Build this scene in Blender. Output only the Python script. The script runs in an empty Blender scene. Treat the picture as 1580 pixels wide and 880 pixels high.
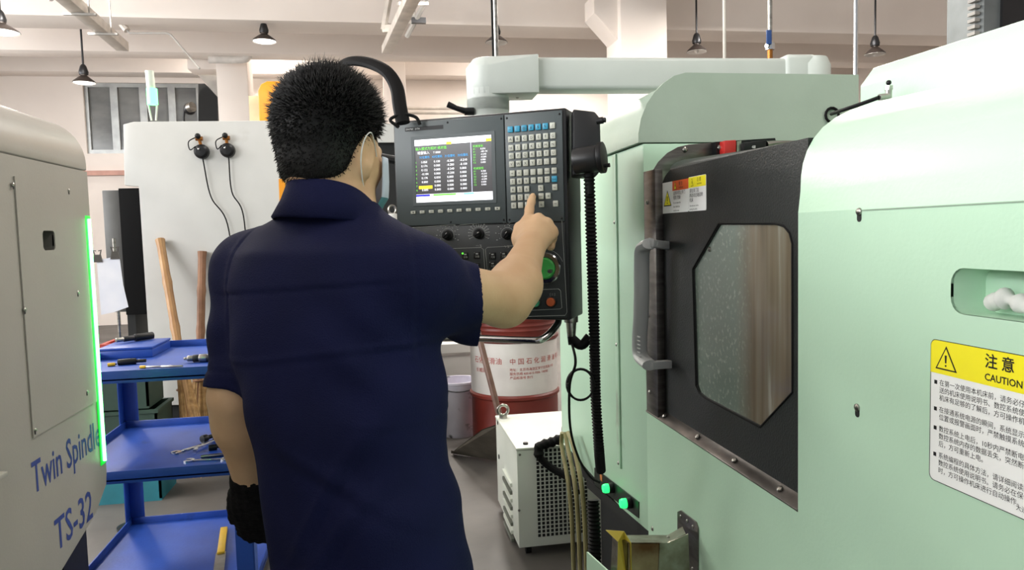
import bpy, bmesh, math, random
import numpy as np
from mathutils import Matrix, Vector
from mathutils.geometry import tessellate_polygon

sc = bpy.context.scene
col = sc.collection
random.seed(4)
rng = np.random.default_rng(7)

# ------------------------------------------------------------------ camera
F, IW, IH = 1141.0, 1580.0, 880.0
CAM = Vector((0, 0, 1.43))
YAW, PITCH, ROLL = 9.9, 4.0, 1.5
cd = bpy.data.cameras.new('camera')
cd.sensor_width = 36.0
cd.lens = 36.0 * F / IW
cd.clip_start = 0.02
co = bpy.data.objects.new('camera', cd)
col.objects.link(co)
CR = (Matrix.Rotation(math.radians(-YAW), 3, 'Z') @ Matrix.Rotation(math.radians(90 - PITCH), 3, 'X')
      @ Matrix.Rotation(math.radians(-ROLL), 3, 'Z'))
co.matrix_world = Matrix.Translation(CAM) @ CR.to_4x4()
sc.camera = co

# ------------------------------------------------------------------ light
sc.view_settings.view_transform = 'Standard'
sc.view_settings.look = 'None'
sc.view_settings.gamma = 1.0
sc.view_settings.use_curve_mapping = False
sc.view_settings.exposure = 0.0
wd = bpy.data.worlds.new('daylight')
sc.world = wd
wd.use_nodes = True
bg = wd.node_tree.nodes['Background']
bg.inputs[0].default_value = (0.93, 0.97, 1.0, 1)
bg.inputs[1].default_value = 0.55


def area(name, loc, sx, sy, power, color=(1, 1, 1), rot=(0, 0, 0)):
    l = bpy.data.lights.new(name, 'AREA')
    l.shape = 'RECTANGLE'
    l.size, l.size_y = sx, sy
    l.energy = power
    l.color = color
    o = bpy.data.objects.new(name, l)
    col.objects.link(o)
    o.location = loc
    o.rotation_euler = rot
    return o


# the hall's rows of tube lights, hung under the ceiling along Y
TUBE_ROWS = [(-3.6, 1.2, 3.9, 22), (1.6, 0.4, 3.9, 32), (-3.4, 4.6, 3.9, 60), (0.4, 4.6, 3.9, 45), (3.6, 4.6, 3.9, 50),
             (-3.0, 7.3, 4.05, 200), (1.0, 7.3, 4.05, 200), (4.6, 7.3, 4.05, 200), (-2.0, 12.6, 4.9, 170), (3.0, 12.6, 4.9, 170)]
for tx, ty, tz, tp in TUBE_ROWS:
    area('tube_row_light', (tx, ty, tz), 0.3, 1.5, tp, (1.0, 0.95, 0.89))
# side light from an unseen window band added to the left wall
for wy_, wp_w in ((-4.2, 350), (-0.8, 350), (2.6, 230), (6.0, 160), (9.4, 160)):
    area('window_daylight', (-7.9, wy_, 3.4), 1.8, 2.8, wp_w, (0.96, 0.98, 1.0), (0, math.radians(-90), 0))


# ------------------------------------------------------------------ pixel -> place
def ray(x, y):
    return CR @ Vector(((x - IW / 2) / F, -(y - IH / 2) / F, -1.0))


def P(x, y, X=None, Y=None, Z=None, d=None):
    r = ray(x, y)
    if X is not None:
        t = (X - CAM.x) / r.x
    elif Y is not None:
        t = (Y - CAM.y) / r.y
    elif Z is not None:
        t = (Z - CAM.z) / r.z
    else:
        t = d
    return CAM + r * t


# ------------------------------------------------------------------ helpers
def lin(c):
    c = c / 255.0
    return c / 12.92 if c <= 0.04045 else ((c + 0.055) / 1.055) ** 2.4


def rgb(r, g, b):
    return (lin(r), lin(g), lin(b), 1.0)


MATS = {}


def mat(name, c, rough=0.5, metal=0.0, c2=None, scale=6.0, amt=0.25, bump=0.0, bscale=60.0, emit=None, estr=0.0,
        stretch=(1, 1, 1), coat=0.0, spec=0.5, detail=5.0, wear=None, sheen=0.0):
    if name in MATS:
        return MATS[name]
    m = bpy.data.materials.new(name)
    m.use_nodes = True
    nt = m.node_tree
    b = nt.nodes['Principled BSDF']
    b.inputs['Base Color'].default_value = rgb(*c)
    b.inputs['Roughness'].default_value = rough
    b.inputs['Metallic'].default_value = metal
    b.inputs['Specular IOR Level'].default_value = spec
    b.inputs['Coat Weight'].default_value = coat
    b.inputs['Sheen Weight'].default_value = sheen
    tc = nt.nodes.new('ShaderNodeTexCoord')
    mp = nt.nodes.new('ShaderNodeMapping')
    mp.inputs['Scale'].default_value = stretch
    nt.links.new(tc.outputs['Object'], mp.inputs['Vector'])
    if emit is None:
        nz = nt.nodes.new('ShaderNodeTexNoise')
        nz.inputs['Scale'].default_value = scale
        nz.inputs['Detail'].default_value = detail
        nt.links.new(mp.outputs['Vector'], nz.inputs['Vector'])
        rp = nt.nodes.new('ShaderNodeValToRGB')
        k = c2 if c2 else tuple(max(0, v * (1 - amt * 0.5)) for v in c)
        rp.color_ramp.elements[0].position = 0.3
        rp.color_ramp.elements[1].position = 0.68
        rp.color_ramp.elements[0].color = rgb(*k)
        rp.color_ramp.elements[1].color = rgb(*c)
        nt.links.new(nz.outputs['Fac'], rp.inputs['Fac'])
        out = rp.outputs['Color']
        if wear:
            n2 = nt.nodes.new('ShaderNodeTexNoise')
            n2.inputs['Scale'].default_value = wear[1]
            n2.inputs['Detail'].default_value = 8
            nt.links.new(mp.outputs['Vector'], n2.inputs['Vector'])
            r2 = nt.nodes.new('ShaderNodeValToRGB')
            r2.color_ramp.elements[0].position = wear[2]
            r2.color_ramp.elements[1].position = min(1, wear[2] + 0.12)
            nt.links.new(n2.outputs['Fac'], r2.inputs['Fac'])
            mx = nt.nodes.new('ShaderNodeMixRGB')
            nt.links.new(r2.outputs['Color'], mx.inputs['Fac'])
            nt.links.new(out, mx.inputs['Color1'])
            mx.inputs['Color2'].default_value = rgb(*wear[0])
            out = mx.outputs['Color']
        nt.links.new(out, b.inputs['Base Color'])
        if bump:
            nb = nt.nodes.new('ShaderNodeTexNoise')
            nb.inputs['Scale'].default_value = bscale
            nb.inputs['Detail'].default_value = 6
            nt.links.new(mp.outputs['Vector'], nb.inputs['Vector'])
            bp = nt.nodes.new('ShaderNodeBump')
            bp.inputs['Strength'].default_value = bump
            bp.inputs['Distance'].default_value = 0.01
            nt.links.new(nb.outputs['Fac'], bp.inputs['Height'])
            nt.links.new(bp.outputs['Normal'], b.inputs['Normal'])
    else:
        b.inputs['Emission Color'].default_value = rgb(*emit)
        b.inputs['Emission Strength'].default_value = estr
    MATS[name] = m
    return m


I4 = Matrix.Identity(4)
WM = {}


def setp(o, label=None, cat=None, group=None, kind=None):
    if label:
        o['label'] = label
    if cat:
        o['category'] = cat
    if group:
        o['group'] = group
    if kind:
        o['kind'] = kind
    return o


def link(name, me, m, parent=None, M=None, **kw):
    o = bpy.data.objects.new(name, me)
    col.objects.link(o)
    M = M.copy() if M is not None else I4.copy()
    if parent is not None:
        o.parent = parent
        o.matrix_parent_inverse = WM[parent.name].inverted()
    o.matrix_basis = M
    WM[o.name] = M
    if me is not None and m is not None and len(me.materials) == 0:
        me.materials.append(m)
    return setp(o, **kw)


def thing(name, label, cat, loc=(0, 0, 0), group=None, M=None, kind=None):
    return link(name, None, None, None, M if M is not None else Matrix.Translation(loc), label=label, cat=cat,
                group=group, kind=kind)


class MB:
    def __init__(s):
        s.v, s.f = [], []

    def add(s, vs, fs):
        o = len(s.v)
        s.v += [tuple(p) for p in vs]
        s.f += [tuple(i + o for i in f) for f in fs]
        return s

    def box(s, a, b, M=None):
        x0, y0, z0 = a
        x1, y1, z1 = b
        vs = [(x0, y0, z0), (x1, y0, z0), (x1, y1, z0), (x0, y1, z0), (x0, y0, z1), (x1, y0, z1), (x1, y1, z1), (x0, y1, z1)]
        if M is not None:
            vs = [M @ Vector(p) for p in vs]
        return s.add(vs, [(0, 3, 2, 1), (4, 5, 6, 7), (0, 1, 5, 4), (1, 2, 6, 5), (2, 3, 7, 6), (3, 0, 4, 7)])

    def cbox(s, c, size, M=None):
        c = Vector(c)
        h = Vector(size) * 0.5
        return s.box(c - h, c + h, M)

    def beam(s, p0, p1, w, h, up=(0, 0, 1)):
        p0, p1 = Vector(p0), Vector(p1)
        d = (p1 - p0).normalized()
        r = d.cross(Vector(up)).normalized()
        u = r.cross(d)
        vs = []
        for p in (p0, p1):
            for a, b in ((-1, -1), (1, -1), (1, 1), (-1, 1)):
                vs.append(p + r * a * w / 2 + u * b * h / 2)
        return s.add(vs, [(0, 3, 2, 1), (4, 5, 6, 7), (0, 1, 5, 4), (1, 2, 6, 5), (2, 3, 7, 6), (3, 0, 4, 7)])

    def tube(s, pts, r, n=10, closed=False, ry=None, caps=True, up=None):
        pts = [Vector(p) for p in pts]
        N = len(pts)
        rs = r if isinstance(r, (list, tuple)) else [r] * N
        prev = None
        vs = []
        for i, p in enumerate(pts):
            if closed:
                t = pts[(i + 1) % N] - pts[i - 1]
            else:
                t = pts[min(i + 1, N - 1)] - pts[max(i - 1, 0)]
            t = t.normalized() if t.length > 1e-9 else Vector((0, 0, 1))
            if prev is None:
                a = Vector(up) if up else (Vector((0, 0, 1)) if abs(t.z) < 0.9 else Vector((1, 0, 0)))
            else:
                a = prev
            a = (a - t * a.dot(t)).normalized()
            prev = a
            b = t.cross(a)
            k = (ry / rs[i]) if ry else 1.0
            for j in range(n):
                q = 2 * math.pi * j / n
                vs.append(p + (a * math.cos(q) * k + b * math.sin(q)) * rs[i])
        fs = []
        for i in range(N if closed else N - 1):
            for j in range(n):
                i2 = (i + 1) % N
                fs.append((i * n + j, i * n + (j + 1) % n, i2 * n + (j + 1) % n, i2 * n + j))
        if caps and not closed:
            fs.append(tuple(range(n - 1, -1, -1)))
            fs.append(tuple((N - 1) * n + j for j in range(n)))
        return s.add(vs, fs)

    def cyl(s, p0, p1, r0, r1=None, n=20):
        return s.tube([p0, p1], [r0, r0 if r1 is None else r1], n)

    def lathe(s, prof, n=28, o=(0, 0, 0), axis=(0, 0, 1)):
        o = Vector(o)
        R = Vector((0, 0, 1)).rotation_difference(Vector(axis)).to_matrix()
        vs, fs = [], []
        for r, z in prof:
            for j in range(n):
                q = 2 * math.pi * j / n
                vs.append(o + R @ Vector((max(r, 1e-5) * math.cos(q), max(r, 1e-5) * math.sin(q), z)))
        for i in range(len(prof) - 1):
            for j in range(n):
                fs.append((i * n + j, i * n + (j + 1) % n, (i + 1) * n + (j + 1) % n, (i + 1) * n + j))
        return s.add(vs, fs)

    def prism(s, poly, vec):
        poly = [Vector(p) for p in poly]
        vec = Vector(vec)
        n = len(poly)
        vs = poly + [p + vec for p in poly]
        fs = [tuple(range(n)), tuple(range(2 * n - 1, n - 1, -1))]
        fs += [(i, i + n, (i + 1) % n + n, (i + 1) % n) for i in range(n)]
        return s.add(vs, fs)

    def plate(s, outer, holes, vec):
        """flat plate with holes; loops are 3d points in one plane, vec the thickness"""
        loops = [[Vector(p) for p in l] for l in [outer] + list(holes)]
        vec = Vector(vec)
        flat = [p for l in loops for p in l]
        # a plane basis for the tessellator
        nrm = vec.normalized()
        a = Vector((0, 0, 1)) if abs(nrm.z) < 0.9 else Vector((1, 0, 0))
        u = a.cross(nrm).normalized()
        w = nrm.cross(u)
        tri = tessellate_polygon([[Vector((p.dot(u), p.dot(w), 0)) for p in l] for l in loops])
        n = len(flat)
        vs = flat + [p + vec for p in flat]
        fs = [tuple(t) for t in tri] + [tuple(i + n for i in reversed(t)) for t in tri]
        k = 0
        for l in loops:
            m = len(l)
            for i in range(m):
                fs.append((k + i, k + (i + 1) % m, k + (i + 1) % m + n, k + i + n))
            k += m
        return s.add(vs, fs)

    def ball(s, c, r, n=12, m=8, sc3=(1, 1, 1)):
        c = Vector(c)
        vs, fs = [], []
        for i in range(m + 1):
            t = math.pi * i / m
            for j in range(n):
                q = 2 * math.pi * j / n
                vs.append(c + Vector((r * sc3[0] * math.sin(t) * math.cos(q), r * sc3[1] * math.sin(t) * math.sin(q), r * sc3[2] * math.cos(t))))
        for i in range(m):
            for j in range(n):
                fs.append((i * n + j, (i + 1) * n + j, (i + 1) * n + (j + 1) % n, i * n + (j + 1) % n))
        return s.add(vs, fs)

    def mesh(s, name, bevel=0.0, smooth=35, seg=2):
        me = bpy.data.meshes.new(name)
        me.from_pydata(s.v, [], s.f)
        bm = bmesh.new()
        bm.from_mesh(me)
        bmesh.ops.remove_doubles(bm, verts=bm.verts, dist=1e-6)
        bmesh.ops.dissolve_degenerate(bm, dist=1e-6, edges=bm.edges)
        bmesh.ops.recalc_face_normals(bm, faces=bm.faces)
        if bevel > 0:
            ed = [e for e in bm.edges if len(e.link_faces) == 2 and e.calc_face_angle(0) > 0.6]
            bmesh.ops.bevel(bm, geom=ed, offset=bevel, segments=seg, affect='EDGES', profile=0.5, clamp_overlap=True)
        bm.to_mesh(me)
        bm.free()
        if smooth:
            for p in me.polygons:
                p.use_smooth = True
            me.set_sharp_from_angle(angle=math.radians(smooth))
        return me

    def build(s, name, m, parent=None, M=None, bevel=0.0, smooth=35, seg=2, **kw):
        return link(name, s.mesh(name, bevel, smooth, seg), m, parent, M, **kw)


def text_raw(body, size, align='LEFT', bold=0.0, width=1.0):
    cu = bpy.data.curves.new('lettering', 'FONT')
    cu.body = body
    cu.size = size
    cu.align_x = align
    cu.offset = bold
    cu.resolution_u = 2
    o = bpy.data.objects.new('lettering', cu)
    me = bpy.data.meshes.new_from_object(o)
    vs = [Vector((v.co.x * width, v.co.y, 0)) for v in me.vertices]
    fs = [tuple(p.vertices) for p in me.polygons]
    bpy.data.objects.remove(o)
    bpy.data.curves.remove(cu)
    bpy.data.meshes.remove(me)
    return vs, fs


def put_text(mb, body, size, o, u, v, **kw):
    """flat lettering written along u with v up, starting at o"""
    vs, fs = text_raw(body, size, **kw)
    o, u, v = Vector(o), Vector(u), Vector(v)
    mb.add([o + u * p.x + v * p.y for p in vs], fs)
    return mb


def tmesh(mb, name, m, parent=None, M=None, **kw):
    """lettering mesh: no cleaning, so that small letters survive"""
    me = bpy.data.meshes.new(name)
    me.from_pydata(mb.v, [], mb.f)
    return link(name, me, m, parent, M, **kw)


def bez(pts, n=24):
    """Catmull-Rom through points"""
    pts = [Vector(p) for p in pts]
    q = [pts[0] * 2 - pts[1]] + pts + [pts[-1] * 2 - pts[-2]]
    out = []
    segs = len(pts) - 1
    for i in range(segs):
        a, b, c, d = q[i:i + 4]
        k = max(2, n // segs)
        for j in range(k):
            t = j / k
            out.append(0.5 * ((2 * b) + (c - a) * t + (2 * a - 5 * b + 4 * c - d) * t * t + (3 * b - a - 3 * c + d) * t ** 3))
    out.append(pts[-1])
    return out


def resample(pts, step):
    out = [pts[0].copy()]
    acc = 0.0
    for a, b in zip(pts, pts[1:]):
        L = (b - a).length
        t = step - acc
        while t <= L:
            out.append(a.lerp(b, t / L))
            t += step
        acc = L - (t - step)
    return out


def ribbed(pts, r, pitch, depth, n=10):
    q = resample(bez(pts, 120), pitch / 4)
    rs = [r - depth * (0.0, 0.55, 1.0, 0.55)[i % 4] for i in range(len(q))]
    return MB().tube(q, rs, n)


def arc(c, a0, a1, ru, rv, u, v, n=8):
    c, u, v = Vector(c), Vector(u), Vector(v)
    return [c + u * ru * math.cos(a0 + (a1 - a0) * i / n) + v * rv * math.sin(a0 + (a1 - a0) * i / n) for i in range(n + 1)]


def rrect(o, u, v, w, h, r, n=5):
    """rounded rectangle loop, o its lower-left corner"""
    o, u, v = Vector(o), Vector(u), Vector(v)
    out = []
    for cx, cy, a in ((w - r, r, -90), (w - r, h - r, 0), (r, h - r, 90), (r, r, 180)):
        for i in range(n + 1):
            q = math.radians(a + 90 * i / n)
            out.append(o + u * (cx + r * math.cos(q)) + v * (cy + r * math.sin(q)))
    return out


def screw_mesh(r):
    return MB().lathe([(0, r * 0.55), (r * 0.55, r * 0.5), (r * 0.95, r * 0.2), (r, 0), (r, -r * 0.2)], 10).mesh('screw')


SCREW = {}


def screw(p, axis, parent, r=0.006, m=None):
    k = round(r, 4)
    if k not in SCREW:
        SCREW[k] = screw_mesh(r)
    R = Vector((0, 0, 1)).rotation_difference(Vector(axis)).to_matrix().to_4x4()
    return link('screw', SCREW[k], m or M_steel, parent, Matrix.Translation(p) @ R)


# ------------------------------------------------------------------ materials
M_steel = mat('brushed_steel', (178, 176, 170), 0.3, 1.0, c2=(140, 137, 130), scale=14, stretch=(1, 1, 6))
M_chrome = mat('chrome', (205, 205, 205), 0.16, 1.0)
M_black = mat('black_plastic', (18, 19, 21), 0.45, amt=0.3, spec=0.35)
M_rubber = mat('black_rubber', (13, 13, 14), 0.65, amt=0.3, spec=0.2)
M_green = mat('pale_green_paint', (190, 224, 197), 0.38, c2=(183, 216, 190), scale=3.0, bump=0.04, bscale=140, wear=((150, 160, 140), 5.0, 0.70))
M_dark = mat('dark_recess', (20, 22, 22), 0.7, amt=0.3)
M_white = mat('white_print', (240, 241, 238), 0.55, amt=0.03)
M_ink = mat('black_print', (22, 22, 24), 0.6, amt=0.1)

# ------------------------------------------------------------------ the hall
M_wall = mat('hall_plaster', (238, 229, 221), 0.8, c2=(228, 218, 210), scale=0.8, bump=0.05, bscale=20)
M_floor = mat('concrete_floor', (108, 104, 99), 0.5, c2=(76, 73, 70), scale=1.6, bump=0.12, bscale=14, wear=((62, 60, 57), 2.2, 0.62))
MB().box((-8, -6, -0.1), (9.5, 14.2, 0)).build('floor', M_floor, kind='structure', smooth=0)
wl = [P(122, 127, Y=14), P(306, 127, Y=14), P(300, 236, Y=14), P(135, 236, Y=14)]
wx0, wx1, wz0, wz1 = wl[0].x + 0.05, wl[1].x, wl[2].z, wl[0].z
wall = MB().plate([(-8, 14, 0), (9.5, 14, 0), (9.5, 14, 5.4), (-8, 14, 5.4)],
                  [[(wx0, 14, wz0), (wx1, 14, wz0), (wx1, 14, wz1), (wx0, 14, wz1)]], (0, 0.2, 0)).build('wall_back', M_wall, kind='structure', smooth=0)
wins = [(wy_ - 1.4, wy_ + 1.4) for wy_ in (-4.2, -0.8, 2.6, 6.0, 9.4)]
MB().plate([(-8, -6, 0), (-8, 14.2, 0), (-8, 14.2, 5.4), (-8, -6, 5.4)],
           [[(-8, a_, 2.5), (-8, b_, 2.5), (-8, b_, 4.3), (-8, a_, 4.3)] for a_, b_ in wins], (-0.2, 0, 0)).build('wall_left', M_wall, kind='structure', smooth=0)
MB().box((9.5, -6, 0), (9.7, 14.2, 5.4)).build('wall_right', M_wall, kind='structure', smooth=0)
MB().box((-8, -6, 5.4), (9.5, 14.2, 5.6)).build('ceiling', M_wall, kind='structure', smooth=0)
win = thing('window_1', 'dark grey sliding factory window high in the back wall', None, ((wx0 + wx1) / 2, 14.1, wz0), kind='structure')
M_wframe = mat('window_aluminium', (170, 172, 170), 0.4, 0.6)
M_glass = mat('dusty_window_glass', (134, 136, 134), 0.15, c2=(92, 95, 96), scale=1.2, amt=0.3, stretch=(1, 1, 2))
npan = 4
pw = (wx1 - wx0) / npan
for i in range(npan):
    x0 = wx0 + i * pw
    MB().box((x0 + 0.05, 14.09, wz0 + 0.06), (x0 + pw - 0.05, 14.11, wz1 - 0.06)).build('pane', M_glass, win)
    MB().plate([(x0, 14.05, wz0), (x0 + pw, 14.05, wz0), (x0 + pw, 14.05, wz1), (x0, 14.05, wz1)],
               [[(x0 + 0.06, 14.05, wz0 + 0.07), (x0 + pw - 0.06, 14.05, wz0 + 0.07), (x0 + pw - 0.06, 14.05, wz1 - 0.07), (x0 + 0.06, 14.05, wz1 - 0.07)]],
               (0, 0.08, 0)).build('window_frame', M_wframe, win)
for i, (a_, b_) in enumerate(wins):  # unseen windows with glowing panes, added as source of the side light
    w_ = thing('window_%d' % (i + 2), 'tall unseen window added in the left wall for side light', None, (-8.1, (a_ + b_) / 2, 2.5), kind='structure')
    for k in range(2):
        y0_, y1_ = a_ + (b_ - a_) * k / 2, a_ + (b_ - a_) * (k + 1) / 2
        MB().plate([(-8.06, y0_, 2.5), (-8.06, y1_, 2.5), (-8.06, y1_, 4.3), (-8.06, y0_, 4.3)],
                   [[(-8.06, y0_ + 0.06, 2.56), (-8.06, y1_ - 0.06, 2.56), (-8.06, y1_ - 0.06, 4.24), (-8.06, y0_ + 0.06, 4.24)]], (-0.06, 0, 0)).build('window_frame', M_wframe, w_)
        MB().box((-8.1, y0_ + 0.05, 2.55), (-8.095, y1_ - 0.05, 4.25)).build('pane', mat('glowing_added_pane', (240, 246, 250), 0.3, emit=(240, 246, 250), estr=1.6), w_)
# beams across the hall and along it
tn = 0


def trim(a, b, m=M_wall, bevel=0.015):
    global tn
    tn += 1
    return MB().box(a, b).build('trim_%d' % tn, m, kind='structure', bevel=bevel)


zA = P(600, 36, Y=9.2).z
trim((-8, 9.2, zA), (9.5, 9.75, 5.4))
zB = P(600, 86, Y=11.4).z
trim((-8, 11.4, zB), (9.5, 11.8, 5.4))
zC = P(600, 116, Y=13.6).z
trim((-8, 13.6, zC), (9.5, 14.0, 5.4))
xl = P(120, 90, Y=13.6).x
trim((xl - 2.6, 12.2, zB - 0.35), (xl - 2.2, 13.6, 5.4))
# columns
c0, c1 = P(958, 90, Y=8.4), P(1030, 90, Y=8.4)
trim((c0.x, 8.4, 0), (c1.x, 8.95, 5.4))
MB().prism([(c0.x - 0.28, 8.5, zA - 0.02), (c0.x, 8.5, zA - 0.32), (c0.x, 8.5, zA + 0.2), (c0.x - 0.28, 8.5, zA + 0.2)], (0, 0.4, 0)).build('trim_%d' % (tn + 1), M_wall, kind='structure')
tn += 1
c0, c1 = P(334, 120, Y=11.9), P(382, 120, Y=11.9)
trim((c0.x, 11.9, 0), (c1.x, 12.4, 5.4))
trim((c0.x - 0.42, 11.95, P(320, 106, Y=11.9).z), (c0.x, 12.35, P(320, 64, Y=11.9).z))
c0 = P(600, 120, Y=12.9)
trim((c0.x - 0.1, 12.9, 0), (c0.x + 0.28, 13.3, 5.4))
# a wainscot ledge line on the far wall
MB().box((wx0 - 1, 13.93, P(160, 267, Y=13.95).z - 0.04), (wx1, 14.0, P(160, 267, Y=13.95).z + 0.04)).build('trim_%d' % (tn + 1), mat('faded_red_band', (206, 160, 146), 0.7), kind='structure')
tn += 1
# ------------------------------------------------------------------ right machine (lathe with the dark door)
D = 0.70
M_hood = mat('grey_green_hood_paint', (172, 188, 172), 0.4, c2=(162, 177, 161), scale=4.0, bump=0.04, bscale=140, wear=((132, 128, 104), 3.0, 0.70))
M_door = mat('charcoal_door_paint', (27, 30, 29), 0.46, c2=(22, 25, 24), scale=9, bump=0.15, bscale=240)
M_frame = mat('door_frame_steel', (120, 116, 112), 0.34, 0.85, c2=(84, 80, 77), scale=12, stretch=(1, 1, 5))
mach = thing('lathe', 'large pale green lathe with charcoal sliding door and yellow caution notice', 'machine', (1.1, 1.6, 0))
yN = 1.912    # near edge of the far section, left edge of the door opening
yC = 1.160    # left edge of the near cover
zR = 0.934    # sill of the door opening
yNear = -0.35
# flat front sheet: below the door and near side, with the recessed pocket
slot = [P(1467, 447, X=D), P(1580, 447, X=D)]
s_z0, s_z1 = 1.316, 1.373
s_y1 = slot[0].y
s_y0 = s_y1 - 0.205
zt = 1.452
U, V = Vector((0, -1, 0)), Vector((0, 0, 1))
outer = [(D, yN, 0.12), (D, yNear, 0.12), (D, yNear, zt), (D, yC, zt), (D, yC, zR), (D, yN, zR)]
hole = rrect((D, s_y1, s_z0), U, V, 0.205, s_z1 - s_z0, 0.02)
fs_ = MB().plate(outer, [hole], (0.004, 0, 0)).build('front_sheet', M_green, mach, smooth=0)
pk = MB()
inner = rrect((D + 0.05, s_y1, s_z0), U, V, 0.205, s_z1 - s_z0, 0.02)
n_ = len(hole)
pk.add(list(hole) + list(inner), [(i, (i + 1) % n_, (i + 1) % n_ + n_, i + n_) for i in range(n_)] + [tuple(range(n_, 2 * n_))])
pocket = pk.build('grip_pocket', M_green, mach, smooth=40)
a = P(1493, 436, X=D + 0.048)
MB().cbox((D + 0.046, a.y - 0.008, 1.351), (0.006, 0.012, 0.016)).build('latch', M_black, mach, bevel=0.001)
# shop rag in the pocket
rg = MB()
rag = bez([(D + 0.03, s_y1 - 0.03, s_z0 + 0.013), (D + 0.022, s_y1 - 0.06, s_z0 + 0.022), (D + 0.026, s_y1 - 0.1, s_z0 + 0.014), (D + 0.022, s_y1 - 0.14, s_z0 + 0.022), (D + 0.026, s_y1 - 0.175, s_z0 + 0.014)], 64)
rg.tube(rag, [0.0075 + 0.0045 * math.sin(i * 0.31) ** 2 + 0.0015 * math.sin(i * 0.9) for i in range(len(rag))], 14)
rg.build('cleaning_rag', mat('white_rag', (235, 238, 232), 0.9), label='crumpled white rag lying in the grip pocket of the green lathe', cat='rag')

# near cover: rolled top, lofted from its far end to its near end
prof_px = [(1235, 322), (1235, 296), (1236, 272), (1239, 252), (1245, 233), (1255, 214), (1269, 197), (1288, 182), (1312, 170), (1348, 158), (1392, 149)]
pf = [P(x, y, Y=yC) for x, y in prof_px]
pf[0] = Vector((D, yC, zt))
ridge = pf[-1]
near_ridge = P(1580, 108, X=ridge.x + 0.04)
dz = near_ridge.z - ridge.z
yq = near_ridge.y
NP = len(pf) - 1
pn = [Vector((p.x + 0.04 * i / NP, yq, p.z + dz * i / NP)) for i, p in enumerate(pf)]
pn2 = [p + (p - q) * ((yq - yNear) / (yC - yq)) for p, q in zip(pn, pf)]
pf.append(Vector((ridge.x + 0.25, yC, ridge.z + 0.03)))
pn2.append(Vector((pn2[-1].x + 0.25, yNear, pn2[-1].z + 0.03)))
k = len(pf)
cv = MB()
cv.add(pf + pn2, [(i, i + 1, k + i + 1, k + i) for i in range(k - 1)])
# its left end cheek, folded in
ch = [p + Vector((0.0, 0, 0)) for p in pf]
cv.add(ch + [Vector((ch[-1].x, yC, 1.2)), Vector((D, yC, 1.2))], [tuple(range(len(ch) + 2))])
cv.build('rolled_cover', M_green, mach, smooth=60)
MB().box((D + 0.004, yC - 0.004, zR), (D + 0.5, yC, 1.25)).build('cover_cheek', M_green, mach)
# cover seam and its keyhole screws
MB().box((D - 0.0012, yNear, 1.4495), (D + 0.001, 0.99, 1.4512)).build('seam', mat('seam_shadow_gap', (150, 172, 152), 0.6), mach)
for px, py in ((1326, 330), (1323, 632)):
    c = P(px, py, X=D)
    MB().prism(rrect((D - 0.0006, c.y + 0.005, c.z - 0.012), U, V, 0.010, 0.02, 0.0045, 4), (0.0008, 0, 0)).build('keyhole', M_dark, mach)
    screw(c + Vector((-0.001, 0, 0.003)), (-1, 0, 0), mach, 0.006)
# taller hood behind the cover
hx = ridge.x + 0.16
a, b = P(1327, 96, Y=1.45), P(1580, 24, X=hx + 0.35)
h0 = P(1327, 190, Y=1.45)
hp = [Vector((a.x, 1.45, 1.2)), Vector((a.x, 1.45, a.z - 0.05)), Vector((a.x + 0.03, 1.45, a.z - 0.012)), Vector((a.x + 0.08, 1.45, a.z)), Vector((a.x + 0.6, 1.45, a.z + 0.01)), Vector((a.x + 0.6, 1.45, 1.2))]
bz = P(1580, 24, X=a.x + 0.05)
nz_ = a.z + (bz.z - a.z) * (1.45 - yNear) / (1.45 - bz.y)
hn = [Vector((p.x + 0.02, yNear, p.z + (nz_ - a.z) * (1 if p.z > 1.5 else 0))) for p in hp]
hd = MB().add(hp + hn, [(i, i + 1, 7 + i, 6 + i) for i in range(5)] + [tuple(range(6)), tuple(range(11, 5, -1))])
hd.build('upper_hood', M_green, mach, bevel=0.004, smooth=60)

# far section: body, hood with rolled front, end plate
zs = 1.664
body = [(D, yN, 0.57), (D + 0.68, yN, 0.57), (D + 0.68, yN, zs - 0.003), (D, yN, zs - 0.003)]
MB().prism(body, (0, 1.0, 0)).build('headstock_body', M_green, mach, bevel=0.004)
ep = [P(x, y, Y=yN) for x, y in [(985, 206),  (989, 183), (998, 160), (1010, 142), (1024, 128), (1040, 117), (1058, 112)]]
top_z = ep[-1].z
ex1 = P(1325, 112, Y=yN).x
epl = ep + [Vector((ex1, yN, top_z)), Vector((ex1, yN, P(1325, 200, Y=yN).z)), Vector((ex1 - 0.02, yN, zs)), Vector((ep[0].x, yN, zs))]
MB().prism(epl, (0, 0.012, 0)).build('end_plate', M_hood, mach, bevel=0, smooth=40)
hz = top_z - 0.045
hcur = [p for p in ep if p.z < hz]
hcl = hcur[-1]
hnx = ep[len(hcur)]
hmid = hcl.lerp(hnx, (hz - hcl.z) / (hnx.z - hcl.z))
hpro = [Vector((p.x, yN + 0.012, p.z)) for p in [Vector((ep[0].x, 0, zs))] + hcur + [hmid]] + [Vector((ex1, yN + 0.012, hz)), Vector((ex1, yN + 0.012, zs))]
MB().prism(hpro, (0, 0.985, 0)).build('headstock_hood', M_hood, mach, smooth=50)
MB().prism([p + Vector((0, 0.985, 0)) - Vector((0.004, 0, 0)) for p in hpro], (0, 0.012, 0)).build('gasket', M_rubber, mach, smooth=50)
# vertical joint strip with screws on the far section
c = [P(948, 235, X=D), P(962, 728, X=D)]
MB().box((D - 0.006, 2.135, 0.70), (D, 2.165, zs - 0.006)).build('joint_strip', M_green, mach, bevel=0.002)
for py in (343, 535, 722):
    q = P(952 if py < 400 else 958 if py < 600 else 962, py, X=D - 0.006)
    screw(Vector((D - 0.006, 2.15, q.z)), (-1, 0, 0), mach, 0.006)
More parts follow.
